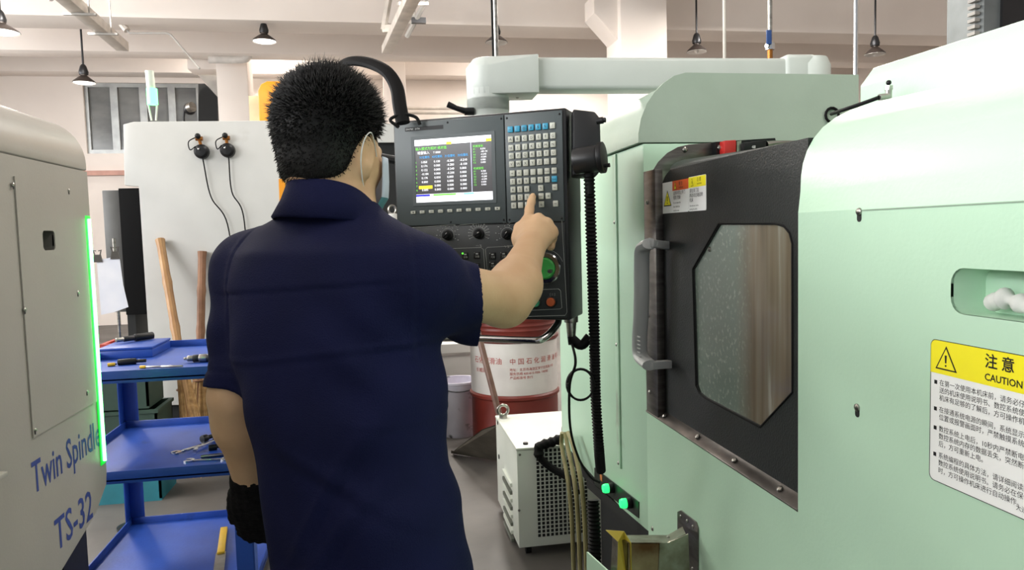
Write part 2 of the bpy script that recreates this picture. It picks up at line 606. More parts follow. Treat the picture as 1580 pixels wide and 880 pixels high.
# dark plinth and recess under the far section
MB().box((D + 0.02, yN, 0.50), (D + 0.6, yN + 1.0, 0.57)).build('plinth_rail', M_dark, mach)
MB().box((D + 0.16, yN - 0.5, 0.0), (D + 0.68, yN + 1.0, 0.50)).build('machine_base', M_dark, mach)
MB().box((D + 0.05, yNear, 0.0), (D + 0.68, yN - 0.5, 0.12)).build('machine_foot', M_dark, mach)
MB().box((D + 0.60, yNear, 0.12), (D + 0.68, yN - 0.01, 1.2)).build('rear_wall', M_dark, mach)
# button strip low on the far section
MB().prism([P(x, y, X=D - 0.003) for x, y in ((917, 722), (985, 775), (985, 800), (917, 748))], (0.003, 0, 0)).build('button_plate', mat('dark_green_black_plate', (24, 34, 30), 0.4), mach)
MB().prism([P(x, y, X=D - 0.001) for x, y in ((905, 738), (1000, 820), (1000, 838), (905, 752))], (0.002, 0, 0)).build('base_strip', M_dark, mach)
M_gbtn = mat('lit_green_lens', (60, 255, 130), 0.3, emit=(40, 255, 120), estr=1.6)
for px, py in ((940, 753), (968, 776)):
    c = P(px + 6, py, X=D - 0.003)
    b_ = MB().cyl(c, c - Vector((0.016, 0, 0)), 0.0165).build('push_button', M_black, mach, bevel=0.002)
    MB().lathe([(0.0145, 0), (0.0145, 0.012), (0.012, 0.018), (0, 0.019)], 18, c - Vector((0.016, 0, 0)), (-1, 0, 0)).build('lens', M_gbtn, b_, label='green illuminated lens')
q = P(928, 742, X=D - 0.003)
MB().box((D - 0.0045, q.y - 0.012, q.z), (D - 0.003, q.y + 0.012, q.z + 0.02)).build('tag', mat('orange_tag', (190, 120, 60), 0.6), mach)
q = P(1007, 816, X=D)
screw(q, (-1, 0, 0), mach, 0.007)

# door frame strips
MB().box((D - 0.001, yN - 0.088, zR), (D + 0.02, yN - 0.004, 1.585)).build('frame_strip', M_frame, mach, bevel=0.001)
for px, py in ((1001, 312), (1004, 488), (1004, 606)):
    q = P(px, py, X=D)
    screw(Vector((D - 0.002, yN - 0.03, q.z)), (-1, 0, 0), mach, 0.006)
sill = MB().prism([(D - 0.003, yN, zR), (D + 0.028, yN, zR + 0.022), (D + 0.03, yN, zR + 0.016), (D + 0.001, yN, zR - 0.006)], (0, yC - yN, 0))
sill.build('door_sill', M_frame, mach, bevel=0.0008)
for px, py in ((1025, 648), (1076, 677), (1133, 712), (1203, 755)):
    q = P(px, py, X=D + 0.008)
    screw(Vector((D + 0.008, q.y, zR + 0.012)), (-0.6, 0, 0.8), mach, 0.0065)
arch_o = [(998, 310), (1000, 288), (1006, 266), (1016, 250), (1030, 236), (1046, 227), (1062, 223), (1112, 219)]
arch_i = [(1112, 243), (1066, 247), (1050, 253), (1038, 262), (1028, 276), (1022, 294), (1020, 310)]
MB().prism([P(x, y, Y=yN - 0.004) for x, y in arch_o + arch_i], (0, 0.004, 0)).build('frame_arch', M_frame, mach, bevel=0.0008)
screw(P(1057, 231, Y=yN - 0.004), (0, -1, 0), mach, 0.008)
# safety switch above the door
sw = MB().prism([P(x, y, Y=yN - 0.03) for x, y in ((1104, 219), (1196, 213), (1200, 231), (1106, 240))], (0, 0.03, 0)).build('switch_rail', M_black, mach)
MB().prism([P(x, y, Y=yN - 0.06) for x, y in ((1118, 217), (1136, 216), (1136, 238), (1118, 239))], (0, 0.03, 0)).build('switch_head', mat('red_switch', (196, 44, 40), 0.4), mach, bevel=0.002)
MB().prism([P(x, y, Y=yN - 0.055) for x, y in ((1137, 218), (1144, 217), (1144, 236), (1137, 237))], (0, 0.025, 0)).build('switch_key', M_steel, mach)
MB().prism([P(x, y, Y=yN - 0.07) for x, y in ((1148, 220), (1182, 216), (1183, 230), (1148, 233))], (0, 0.04, 0)).build('switch_body', M_black, mach, bevel=0.002)
screw(P(1111, 228, Y=yN - 0.031), (0, -1, 0), mach, 0.008)
MB().tube([P(1183, 223, Y=yN - 0.05), P(1195, 221, Y=yN - 0.05), P(1232, 219, Y=yN - 0.05)], [0.009, 0.007, 0.004], 8).build('switch_plunger', M_steel, mach)
tx = MB()
put_text(tx, '48', 0.011, P(1160, 229, Y=yN - 0.0705), (1, 0, 0), (0, 0, 1))
tmesh(tx, 'switch_lettering', M_white, mach)

# sliding door
XD = D + 0.02
dpl = [P(1019, 640, X=XD), P(1019, 300, X=XD), P(1021, 285, X=XD), P(1026, 272, X=XD), P(1034, 262, X=XD)]
yD0 = dpl[0].y
zdt = dpl[-1].z
outer = [(XD, yC + 0.003 - 0.1, zR + 0.012), (XD, yD0, zR + 0.012)] + dpl[1:] + [(XD, yC + 0.003, zdt), (XD, yC + 0.003, 1.3), (XD, yC - 0.097, 1.3)]
wpx = [(1110, 347), (1196, 347), (1209, 351), (1218, 362), (1222, 378), (1222, 604), (1173, 657), (1170, 656), (1090, 614), (1080, 606), (1075, 594), (1070, 416)]
wp = [P(x, y, X=XD) for x, y in wpx]
door = MB().plate(outer, [wp], (0.012, 0, 0)).build('sliding_door', M_door, mach, smooth=0)
rA, rB = P(1052, 249, X=XD + 0.06), P(1237, 222, X=XD + 0.06)
yEnd = yC + 0.003
zE = rA.z + (rB.z - rA.z) * (rA.y - yEnd) / (rA.y - rB.y)
rt = arc((XD + 0.06, dpl[-1].y, zdt), math.pi, math.pi / 2, 0.06, rA.z - zdt, (1, 0, 0), (0, 0, 1), 8)
rt2 = arc((XD + 0.06, yEnd, zdt), math.pi, math.pi / 2, 0.06, zE - zdt, (1, 0, 0), (0, 0, 1), 8)
m_ = len(rt)
MB().add(rt + rt2, [(i, i + 1, m_ + i + 1, m_ + i) for i in range(m_ - 1)]).add(rt + [Vector((XD + 0.06, dpl[-1].y, zdt))], [tuple(range(m_ + 1))]).build('rolled_top', M_door, door, smooth=60)
# window pane: coolant streaks, and a grey-green reflection painted on the far half
wm = bpy.data.materials.new('streaks_and_painted_reflection')
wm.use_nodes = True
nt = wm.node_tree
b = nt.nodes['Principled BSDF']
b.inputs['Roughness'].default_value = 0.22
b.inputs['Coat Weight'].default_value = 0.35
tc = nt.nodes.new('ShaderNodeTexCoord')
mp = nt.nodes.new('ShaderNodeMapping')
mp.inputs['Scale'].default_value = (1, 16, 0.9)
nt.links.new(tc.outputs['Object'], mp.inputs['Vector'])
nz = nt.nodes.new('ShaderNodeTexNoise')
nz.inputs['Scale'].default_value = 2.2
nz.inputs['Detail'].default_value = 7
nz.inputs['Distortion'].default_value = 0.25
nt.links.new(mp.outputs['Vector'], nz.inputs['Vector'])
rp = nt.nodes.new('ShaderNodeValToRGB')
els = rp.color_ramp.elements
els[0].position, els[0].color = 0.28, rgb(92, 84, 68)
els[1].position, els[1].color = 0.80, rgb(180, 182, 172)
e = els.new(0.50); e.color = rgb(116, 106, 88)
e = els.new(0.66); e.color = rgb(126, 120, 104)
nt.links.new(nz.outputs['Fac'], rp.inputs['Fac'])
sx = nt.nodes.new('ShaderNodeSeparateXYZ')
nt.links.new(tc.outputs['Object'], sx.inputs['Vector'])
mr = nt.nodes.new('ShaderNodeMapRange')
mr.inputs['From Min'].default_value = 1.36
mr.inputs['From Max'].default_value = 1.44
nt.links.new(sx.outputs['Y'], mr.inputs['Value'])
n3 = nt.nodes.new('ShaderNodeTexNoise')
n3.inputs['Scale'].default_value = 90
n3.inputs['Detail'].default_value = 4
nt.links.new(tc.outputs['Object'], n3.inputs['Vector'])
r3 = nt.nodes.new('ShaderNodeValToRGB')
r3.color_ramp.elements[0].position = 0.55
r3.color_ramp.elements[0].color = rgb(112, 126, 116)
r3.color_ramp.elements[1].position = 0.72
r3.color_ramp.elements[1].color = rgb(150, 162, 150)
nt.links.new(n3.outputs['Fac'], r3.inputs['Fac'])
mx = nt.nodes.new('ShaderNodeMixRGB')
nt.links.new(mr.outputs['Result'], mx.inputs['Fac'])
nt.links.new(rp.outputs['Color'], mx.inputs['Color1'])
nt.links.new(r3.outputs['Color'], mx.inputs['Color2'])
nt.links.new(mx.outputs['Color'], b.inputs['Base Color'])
MB().prism([p + Vector((0.004, 0, 0)) for p in wp], (0.006, 0, 0)).build('window_pane', wm, door, smooth=0, label='viewing pane streaked with dried coolant, far half a painted reflection')
ctr = sum(wp, Vector()) / len(wp)
rim = [p + (p - ctr).normalized() * 0.003 for p in wp]
MB().tube([p + Vector((-0.0005, 0, 0)) for p in rim], 0.0022, 6, closed=True).build('window_gasket', M_rubber, door)
c = P(1092, 385, X=XD - 0.001)
screw(c + Vector((0.004, 0, 0)), (-1, 0, 0), door, 0.006)
# grey pull handle
M_hand = mat('grey_handle_plastic', (196, 199, 198), 0.4, amt=0.08)
hb = [P(x, y, X=0.655) for x, y in ((1003, 376), (992, 384), (990, 410), (990, 450), (989, 490), (987, 525), (989, 550), (1003, 564))]
hd_ = MB().tube(bez(hb, 40), 0.014, 12, ry=0.021, up=(1, 0, 0)).build('handle', M_hand, door)
f0, f1 = P(1030, 379, X=XD), P(1034, 562, X=XD)
MB().beam(hb[0], Vector((XD, hb[0].y + (f0.y - hb[0].y), f0.z)), 0.022, 0.02).build('handle_foot', M_hand, door, bevel=0.003)
MB().beam(hb[-1], Vector((XD, f1.y, f1.z)), 0.022, 0.02).build('handle_foot', M_hand, door, bevel=0.003)
gr = MB()
for i in range(7):
    q = P(986, 520 + i * 6, X=0.6415)
    gr.cbox(q, (0.003, 0.022, 0.0025))
gr.build('grip_ridges', M_hand, hd_, kind='stuff')
# warning stickers on the door
st0, st1 = P(1022, 306, X=XD), P(1062, 306, X=XD)
M_wstk = mat('sticker_white', (244, 246, 243), 0.35, amt=0.02)
M_orange = mat('sticker_orange', (226, 96, 40), 0.4, amt=0.05)
M_yellow = mat('sticker_yellow', (250, 238, 40), 0.4, amt=0.03)
xs = XD - 0.0008


def qd(poly, m, nm, par, x=None, t=0.0006):
    return MB().prism([Vector((x, p.y, p.z)) for p in poly], (t, 0, 0)).build(nm, m, par, smooth=0)


y0, y1, y2 = P(1022, 306, X=XD).y, P(1063, 304, X=XD).y, P(1090, 302, X=XD).y
zb, ztp = P(1022, 330, X=XD).z, P(1022, 283, X=XD).z
qd(rrect((xs, y0, zb), U, V, y0 - y1 - 0.001, ztp - zb, 0.004), M_wstk, 'sticker', door, xs)
qd([(0, y0 - (y0 - y1) * 0.42, ztp), (0, y1 + 0.001, ztp), (0, y1 + 0.001, ztp - 0.024), (0, y0 - (y0 - y1) * 0.42, ztp - 0.024)] and [Vector((0, y0 - (y0 - y1) * 0.42, ztp)), Vector((0, y1 + 0.001, ztp)), Vector((0, y1 + 0.001, ztp - 0.024)), Vector((0, y0 - (y0 - y1) * 0.42, ztp - 0.024))], M_orange, 'sticker_header', door, xs - 0.0004)
qd(rrect((xs, y1, zb), U, V, y1 - y2, ztp - zb + 0.002, 0.004), M_wstk, 'sticker', door, xs)
qd([Vector((0, y1 - 0.001, ztp + 0.001)), Vector((0, y2 + 0.001, ztp + 0.001)), Vector((0, y2 + 0.001, ztp - 0.023)), Vector((0, y1 - 0.001, ztp - 0.023))], M_yellow, 'sticker_header', door, xs - 0.0004)


def tri_sign(x, yc, z0, w, h, par, fill, line):
    t = [Vector((x, yc + w / 2, z0)), Vector((x, yc - w / 2, z0)), Vector((x, yc, z0 + h))]
    MB().prism([p - Vector((0.0003, 0, 0)) for p in t], (0.0003, 0, 0)).build('warning_triangle', line, par, smooth=0)
    c = sum(t, Vector()) / 3
    MB().prism([c + (p - c) * 0.82 - Vector((0.0006, 0, 0)) for p in t], (0.0003, 0, 0)).build('triangle_face', fill, par, smooth=0)
    e_ = MB().prism([Vector((x - 0.0009, yc + w * 0.03, z0 + h * 0.3)), Vector((x - 0.0009, yc - w * 0.03, z0 + h * 0.3)), Vector((x - 0.0009, yc - w * 0.045, z0 + h * 0.62)), Vector((x - 0.0009, yc + w * 0.045, z0 + h * 0.62))], (0.0003, 0, 0))
    e_.prism(rrect((x - 0.0009, yc + w * 0.035, z0 + h * 0.15), U, V, w * 0.07, h * 0.08, w * 0.03, 3), (0.0003, 0, 0))
    e_.build('exclamation_mark', line, par, smooth=0)


wl_ = (y0 - y1) * 0.40
tri_sign(xs, y0 - wl_ * 0.55, zb + 0.018, wl_ * 0.75, 0.040, door, M_yellow, M_ink)
tri_sign(xs - 0.0004, y0 - (y0 - y1) * 0.53, ztp - 0.021, 0.013, 0.018, door, M_yellow, M_ink)
tri_sign(xs - 0.0004, y1 - (y1 - y2) * 0.22, ztp - 0.020, 0.013, 0.018, door, M_yellow, M_ink)
tx, tx2 = MB(), MB()
put_text(tx, '警 告', 0.010, (xs - 0.0006, y0 - (y0 - y1) * 0.66, ztp - 0.012), U, V)
put_text(tx, 'WARNING', 0.0055, (xs - 0.0006, y0 - (y0 - y1) * 0.66, ztp - 0.020), U, V)
put_text(tx2, '注 意', 0.010, (xs - 0.0006, y1 - (y1 - y2) * 0.5, ztp - 0.010), U, V)
put_text(tx2, 'CAUTION', 0.0055, (xs - 0.0006, y1 - (y1 - y2) * 0.5, ztp - 0.018), U, V)
zz = ztp - 0.034
for s in ('运转中禁止开门', '危险 勿触'):
    put_text(tx, s, 0.0105, (xs - 0.0004, y0 - (y0 - y1) * 0.45, zz), U, V)
    zz -= 0.011
for s in ('Do not open the', 'door while the', 'machine runs'):
    put_text(tx, s, 0.0065, (xs - 0.0004, y0 - (y0 - y1) * 0.45, zz), U, V)
    zz -= 0.0095
zz = ztp - 0.034
for s in ('请在关门后', '再启动主轴运转', '机床'):
    put_text(tx2, s, 0.0105, (xs - 0.0004, y1 - 0.006, zz), U, V)
    zz -= 0.011
for s in ('Close the door before', 'starting the spindle'):
    put_text(tx2, s, 0.0055, (xs - 0.0004, y1 - 0.006, zz), U, V)
    zz -= 0.008
tmesh(tx, 'sticker_lettering', M_ink, door)
tmesh(tx2, 'sticker_lettering', M_ink, door)

# big caution notice on the near sheet
cy0 = P(1437, 600, X=D).y
cz1, cz0 = 1.279, 1.094
cw = 0.30
cs = MB().prism(rrect((D - 0.001, cy0, cz0), U, V, cw, cz1 - cz0, 0.008), (0.001, 0, 0)).build('caution_notice', M_wstk, mach, smooth=0, label='white caution notice with yellow header')
hh = 0.043
hl = rrect((D - 0.0016, cy0 - 0.0005, cz1 - 0.0172), U, V, cw - 0.001, 0.0165, 0.0082)
hl = [Vector((D - 0.0016, cy0 - 0.0005, cz1 - hh)), Vector((D - 0.0016, cy0 - cw + 0.0005, cz1 - hh))] + arc((D - 0.0016, cy0 - cw + 0.0085, cz1 - 0.0085), 0, math.pi / 2, 0.008, 0.008, U, V, 5) + arc((D - 0.0016, cy0 - 0.0085, cz1 - 0.0085), math.pi / 2, math.pi, 0.008, 0.008, U, V, 5)
MB().prism(hl, (0.0006, 0, 0)).build('notice_header', M_yellow, cs, smooth=0)
MB().tube([p - Vector((0.0002, 0, 0)) for p in rrect((D - 0.001, cy0, cz0), U, V, cw, cz1 - cz0, 0.008)], 0.0005, 4, closed=True).build('notice_border', M_ink, cs)
tri_sign(D - 0.0016, cy0 - 0.027, cz1 - 0.037, 0.036, 0.031, cs, M_yellow, M_ink)
tx = MB()
put_text(tx, '注 意', 0.0185, (D - 0.0019, cy0 - 0.088, cz1 - 0.0205), U, V, bold=0.0003)
put_text(tx, 'CAUTION', 0.0118, (D - 0.0019, cy0 - 0.088, cz1 - 0.037), U, V, bold=0.0002)
paras = [['在第一次使用本机床前，请务必仔细阅读随机附带', '送的机床使用说明书、数控系统使用说明书，待对', '机床有足够的了解后，方可操作机床。'],
         ['在接通系统电源的瞬间，系统显示器上没有出现', '位置或报警画面时，严禁触摸系统面板上的键。'],
         ['数控系统上电后，10秒内严禁断电，否则会导致', '数控系统内存的数据丢失，突然断电后必须经过', '后，方可重新上电。'],
         ['系统编程的具体方法，请详细阅读随机附送的', '数控系统使用说明书。请务必在保证编程正确', '时，方可操作机床进行自动操作。']]
zz = cz1 - hh - 0.0145
for pg in paras:
    put_text(tx, '■', 0.007, (D - 0.0013, cy0 - 0.006, zz), U, V)
    for s in pg:
        put_text(tx, s, 0.0086, (D - 0.0013, cy0 - 0.0155, zz), U, V)
        zz -= 0.0098
    zz -= 0.0055
put_text(tx, '大连高新园区数控有限公司', 0.0075, (D - 0.0013, cy0 - 0.135, cz0 + 0.008), U, V)
tmesh(tx, 'notice_lettering', M_ink, cs)

# chip deflector bracket with yellow tape, bolted under the door
M_br = mat('worn_bracket_steel', (166, 162, 150), 0.32, 1.0, c2=(110, 100, 84), scale=22)
brk = thing('deflector_bracket', 'bent stainless bracket with yellow tape bolted below the door sill', 'bracket', (0.65, 1.62, 0.6))
def cl_(p):
    return Vector((min(p.x, D - 0.0045), p.y, p.z))


pl = [P(x, y, X=D - 0.004) for x, y in ((1045, 790), (1050, 788), (1073, 806), (1076, 815), (1076, 900), (1045, 900))]
MB().prism(pl, (0.004, 0, 0)).build('mount_plate', M_frame, brk, bevel=0.0006)
for px, py in ((1050, 797), (1060, 804), (1069, 813), (1068, 878)):
    screw(P(px, py, X=D - 0.005), (-1, 0, 0), brk, 0.004)
yb = 1.64
pts = [P(1062, 822, X=D - 0.004), P(1030, 832, Y=yb - 0.01), P(968, 829, Y=yb - 0.015)]
top = [P(945, 826, Y=yb), P(1030, 826, Y=yb), P(1062, 812, Y=yb + 0.02), P(1058, 824, Y=yb - 0.06), P(1030, 838, Y=yb - 0.06), P(968, 838, Y=yb - 0.06)]
MB().prism([cl_(p) for p in top], (0, 0, -0.002)).build('top_flange', M_br, brk, smooth=0)
fr = [P(968, 838, Y=yb - 0.06), P(1030, 838, Y=yb - 0.06), P(1062, 824, Y=yb - 0.06), P(1066, 930, Y=yb - 0.06), P(968, 930, Y=yb - 0.06)]
MB().prism([cl_(p) for p in fr], (0, 0.002, 0)).build('front_plate', mat('rusty_steel', (170, 150, 120), 0.4, 0.9, c2=(96, 66, 42), scale=11), brk, smooth=0)
MB().prism([P(1018, 838, Y=yb - 0.062), P(1031, 838, Y=yb - 0.062), P(1062, 824, Y=yb - 0.062), P(1066, 930, Y=yb - 0.062), P(1014, 930, Y=yb - 0.062)], (0, 0.002, 0)).build('side_wing', M_br, brk, smooth=0)
MB().prism([P(945, 826, Y=yb), P(968, 838, Y=yb - 0.06), P(968, 930, Y=yb - 0.06), P(940, 930, Y=yb)], (0.002, 0, 0)).build('end_plate', M_br, brk, smooth=0)
MB().prism([P(935, 818, Y=yb - 0.005), P(963, 820, Y=yb - 0.03), P(974, 838, Y=yb - 0.063), P(976, 930, Y=yb - 0.063), P(952, 930, Y=yb - 0.05), P(954, 836, Y=yb - 0.045)], (-0.0015, -0.0015, 0)).build('yellow_tape', mat('yellow_tape', (198, 180, 62), 0.45), brk, smooth=0)
screw(P(1031, 829, Y=yb - 0.03), (0, 0, 1), brk, 0.004, M_dark)
# lower pale tray edge at the very bottom
tr = [P(905, 852, Y=1.75), P(938, 882, Y=1.62), P(938, 900, Y=1.62), P(905, 900, Y=1.75)]
MB().prism(tr, (0.004, 0, 0)).build('coolant_tray_rim', M_green, mach, smooth=0)
# small hydraulic fitting on the cover top
c = P(1371, 152, Y=1.30)
ft = thing('hose_fitting', 'small brass and steel elbow fitting on the cover of the green lathe', 'fitting', c)
MB().cyl(c - Vector((0, 0, 0.0)), c + Vector((0, 0, 0.018)), 0.006, n=10).cyl(c + Vector((0, 0, 0.016)), c + Vector((0, 0, 0.024)), 0.008, n=6).build('elbow', M_steel, ft)
MB().cyl(c + Vector((0.0, 0, 0.004)), c + Vector((-0.02, 0, 0.002)), 0.0065, n=10).build('collar', M_steel, ft)
MB().ball(c + Vector((0, 0, 0.03)), 0.005).build('cap', M_black, ft)
MB().tube(bez([c + Vector((-0.02, 0, 0.002)), P(1330, 160, Y=1.34), P(1300, 170, Y=1.4), P(1283, 176, Y=1.5)], 16), 0.004, 8).build('hose', M_rubber, ft)
MB().tube([p + Vector((0, -0.003, 0)) for p in arc(P(1283, 178, Y=yN - 0.002), 0, 2 * math.pi, 0.02, 0.02, (1, 0, 0), (0, 0, 1), 14)][:-1], 0.004, 6, closed=True).build('hole_rim', M_rubber, mach)
# ------------------------------------------------------------------ operator panel
TH = math.radians(19 + YAW)
pu = Vector((math.cos(TH), -math.sin(TH), 0))          # along the panel, to the right (nearer)
pr_ = math.radians(1.0)
pv = Vector((0, 0, 1))
pu, pv = (pu * math.cos(pr_) + pv * -math.sin(pr_) * 0 + pv * 0).normalized(), pv
pw_ = pu.cross(pv).normalized()                         # outwards, to the operator
PD = 1.665
o_ = P(867, 170, d=PD)                                  # upper right front corner
PM = Matrix.Translation(o_) @ Matrix((pu, pv, pw_)).transposed().to_4x4()
PMi = PM.inverted()


def Q(x, y, w=0.0):
    """pixel -> panel coordinates on the panel's front plane (or w in front of it)"""
    r = PMi.to_3x3() @ ray(x, y)
    c = PMi @ CAM
    t = (w - c.z) / r.z
    return c + r * t


PW = -Q(608, 192).x
PH1 = -Q(880, 341).y
PH = -Q(884, 491).y
M_pan = mat('panel_grey', (78, 86, 88), 0.45, c2=(72, 80, 82), scale=5)
M_pbox = mat('panel_box_black', (28, 29, 31), 0.4, bump=0.1, bscale=260)
M_low = mat('lower_panel_charcoal', (44, 49, 50), 0.42)
M_line = mat('panel_line_print', (168, 172, 168), 0.5, amt=0.02)
pan = thing('operator_panel', 'dark operator panel with lit screen and keypad being pressed', 'control panel', M=PM)
MB().box((-PW - 0.006, -PH - 0.006, -0.13), (0.008, 0.006, -0.006)).build('housing', M_pbox, pan, PM, bevel=0.004)
xk = Q(778, 200).x                                      # split between screen unit and keypad unit
MB().box((-PW, -PH1, -0.006), (xk - 0.0012, 0, 0)).build('screen_bezel', M_pan, pan, PM, bevel=0.0015)
MB().box((xk + 0.0012, -PH1, -0.006), (0, 0, 0)).build('keypad_plate', M_pan, pan, PM, bevel=0.0015)
MB().box((-PW, -PH, -0.006), (0.001, -PH1 - 0.003, -0.001)).build('lower_plate', M_low, pan, PM, bevel=0.0015)
for s in (0.0,):
    for x, y in ((-PW + 0.006, -0.008), (xk - 0.007, -0.008), (xk + 0.007, -0.008), (-0.006, -0.008), (-PW + 0.006, -PH1 + 0.007), (xk - 0.007, -PH1 + 0.007), (xk + 0.007, -PH1 + 0.007), (-0.006, -PH1 + 0.007), ((-PW + xk) / 2, -0.007), ((-PW + xk) / 2, -PH1 + 0.006)):
        link('screw', SCREW.setdefault(0.0026, screw_mesh(0.0026)), M_black, pan, PM @ Matrix.Translation((x, y, 0.0)))
# name strip
q = Q(625, 200)
MB().box((q.x, q.y - 0.005, 0), (Q(684, 197).x, q.y + 0.004, 0.0006)).build('name_strip', M_ink, pan, PM)
tx = put_text(MB(), 'SYNTEC  21TA', 0.0058, (q.x + 0.002, q.y - 0.0025, 0.0008), (1, 0, 0), (0, 1, 0))
tmesh(tx, 'name_lettering', M_white, pan, PM)
# screen
s0, s1 = Q(643, 313), Q(758, 208)
sx0, sx1, sy0, sy1 = s0.x, s1.x, s0.y, s1.y
SW, SH = sx1 - sx0, sy1 - sy0
MB().plate([(sx0 - 0.009, sy0 - 0.008, 0), (sx1 + 0.009, sy0 - 0.008, 0), (sx1 + 0.009, sy1 + 0.008, 0), (sx0 - 0.009, sy1 + 0.008, 0)],
           [[(sx0, sy0, 0), (sx1, sy0, 0), (sx1, sy1, 0), (sx0, sy1, 0)]], (0, 0, 0.0015)).build('screen_surround', M_pan, pan, PM)
scr = MB().box((sx0, sy0, 0), (sx1, sy1, 0.0005)).build('screen', mat('screen_dark', (52, 50, 52), 0.3, emit=(60, 58, 60), estr=0.7), pan, PM, smooth=0, label='lit screen showing a table of offsets')


def semit(name, c, k=1.0):
    return mat(name, c, 0.4, emit=c, estr=k)


E_w, E_y, E_g = semit('screen_white', (250, 250, 255), 1.15), semit('screen_yellow', (250, 225, 30)), semit('screen_green', (110, 225, 70))
E_b, E_d = semit('screen_cyan', (50, 165, 235)), semit('screen_blue', (20, 20, 190))
E_c, E_l = semit('screen_aqua', (130, 220, 235)), semit('screen_lilac', (205, 205, 235))


def sbar(a, b, c, d, m, nm, z=0.0009):
    MB().box((sx0 + a * SW, sy1 - d * SH, 0.0004), (sx0 + b * SW, sy1 - c * SH, z)).build(nm, m, scr, PM, smooth=0)


sbar(0, 1, 0, 0.095, E_w, 'title_bar')
sbar(0.42, 0.49, 0.06, 0.10, E_y, 'title_mark', 0.0011)
sbar(0.93, 1.0, 0.05, 0.095, E_y, 'title_mark', 0.0011)
sbar(0.735, 0.742, 0.095, 0.87, E_l, 'divider')
sbar(0, 1, 0.905, 1.0, E_w, 'footer_bar')
sbar(0, 1, 0.87, 0.905, E_w, 'footer_bar')
sbar(0.0, 0.185, 0.875, 0.905, E_d, 'footer_field', 0.0011)
sbar(0.23, 0.53, 0.875, 0.902, E_g, 'footer_field', 0.0011)
sbar(0.55, 0.63, 0.875, 0.902, E_l, 'footer_field', 0.0011)
sbar(0.63, 0.76, 0.875, 0.902, E_c, 'footer_field', 0.0011)
sbar(0.04, 0.22, 0.735, 0.785, E_y, 'selected_cell')
tw, tb, tg, tk = MB(), MB(), MB(), MB()


def st(mb, s, a, c, size, z=0.0012, bold=0.0):
    size *= 0.86
    put_text(mb, s, size * SH, (sx0 + a * SW, sy1 - c * SH, z), (1, 0, 0), (0, 1, 0), bold=bold)


st(tg, '输入模式为相对 绝对值', 0.01, 0.165, 0.062)
st(tw, '增量输入', 0.035, 0.23, 0.062)
st(tw, 'T 0000', 0.245, 0.23, 0.052)
for i, s in enumerate(('X1位置机', 'X2位置机', 'Z1位置机', 'Z2位置机')):
    st(tb, s, 0.06 + 0.168 * i, 0.297, 0.05)
cols = [['0.050', '0.174', '0.122', '-0.100', '0.170', '0.000', None, '0.000'], ['0.100'] + ['0.000'] * 7,
        ['-0.300', '-0.200', '-0.240', '-0.200'] + ['0.000'] * 4, ['-0.210', '-0.100'] + ['0.000'] * 6]
for r in range(8):
    y = 0.375 + 0.0635 * r
    st(tg, str(r + 1), 0.005, y, 0.05)
    for c in range(4):
        if cols[c][r]:
            st(tw, cols[c][r], 0.08 + 0.17 * c, y, 0.058)
for blk, y0_ in ((0, 0.175), (1, 0.52)):
    st(tg, '机械坐标', 0.765, y0_, 0.05)
    for r in range(6):
        st(tg, ('X1', 'Z1', 'X2', 'Z2', 'C1', 'C2')[r], 0.765, y0_ + 0.042 * (r + 1), 0.042)
        st(tw, (('0.074', '-401.74', '-0.240', '-0.500', '0.000', '0.000'), ('0.000', '-0.210', '-0.200', '-0.500', '0.000', '0.000'))[blk][r], 0.86, y0_ + 0.042 * (r + 1), 0.044)
tmesh(tw, 'white_figures', E_w, scr, PM, kind='stuff')
tmesh(tb, 'column_headings', E_b, scr, PM, kind='stuff')
tmesh(tg, 'green_figures', E_g, scr, PM, kind='stuff')
# soft keys
M_key = mat('cream_key', (196, 198, 186), 0.45, amt=0.06)
M_keyb = mat('blue_key', (54, 152, 188), 0.42, amt=0.06)
km = MB().cbox((0, 0, 0.0015), (0.0128, 0.0072, 0.003)).mesh('soft_key', 0.0008)
km.materials.append(M_key)
ka, kb = Q(638, 328), Q(768, 322)
for i in range(10):
    q = ka.lerp(kb, i / 9)
    k_ = link('soft_key', km, None, pan, PM @ Matrix.Translation((q.x, q.y, 0)))
    t_ = put_text(MB(), ('◀', 'F1', 'F2', 'F3', 'F4', 'F5', 'F6', 'F7', 'F8', '▶')[i], 0.0052, (q.x - 0.002, q.y - 0.0018, 0.0031), (1, 0, 0), (0, 1, 0))
    tmesh(t_, 'key_legend', M_ink, k_, PM)
# keypad
rows_l = [118, 208, 285, 358, 432, 515, 590, 663, 736, 806]
rows_r = [82, 173, 250, 326, 402, 490, 565, 640, 714, 788]
cl = [75, 78, 82, 85, 88, 94, 97, 100, 104, 107]
cr = [456, 460, 462, 466, 468, 472, 474, 478, 482, 485]
leg = [['~', '!', '@', '#', '$', '%', '/'], list('ABCDEFG'), list('HIJKLMN'), list('OPQRSTU'), ['V', 'W', 'X', 'Y', 'Z', '/;', ''],
       ['+', '=', '-', ' ', '.', 'Home', 'End'], ['7', '8', '9', 'Ins', '*', '"', 'Reset'], ['4', '5', '6', None, '↑', None, 'Esc'],
       ['1', '2', '3', None, 'Enter', '→', None], ['0', '.', '(', None, '↓', None, 'Del']]
kmw = MB().cbox((0, 0, 0.002), (0.0122, 0.0138, 0.004)).mesh('key', 0.0012)
kmw.materials.append(M_key)
kmb = MB().cbox((0, 0, 0.002), (0.0128, 0.0138, 0.004)).mesh('key', 0.0012)
kmb.materials.append(M_keyb)
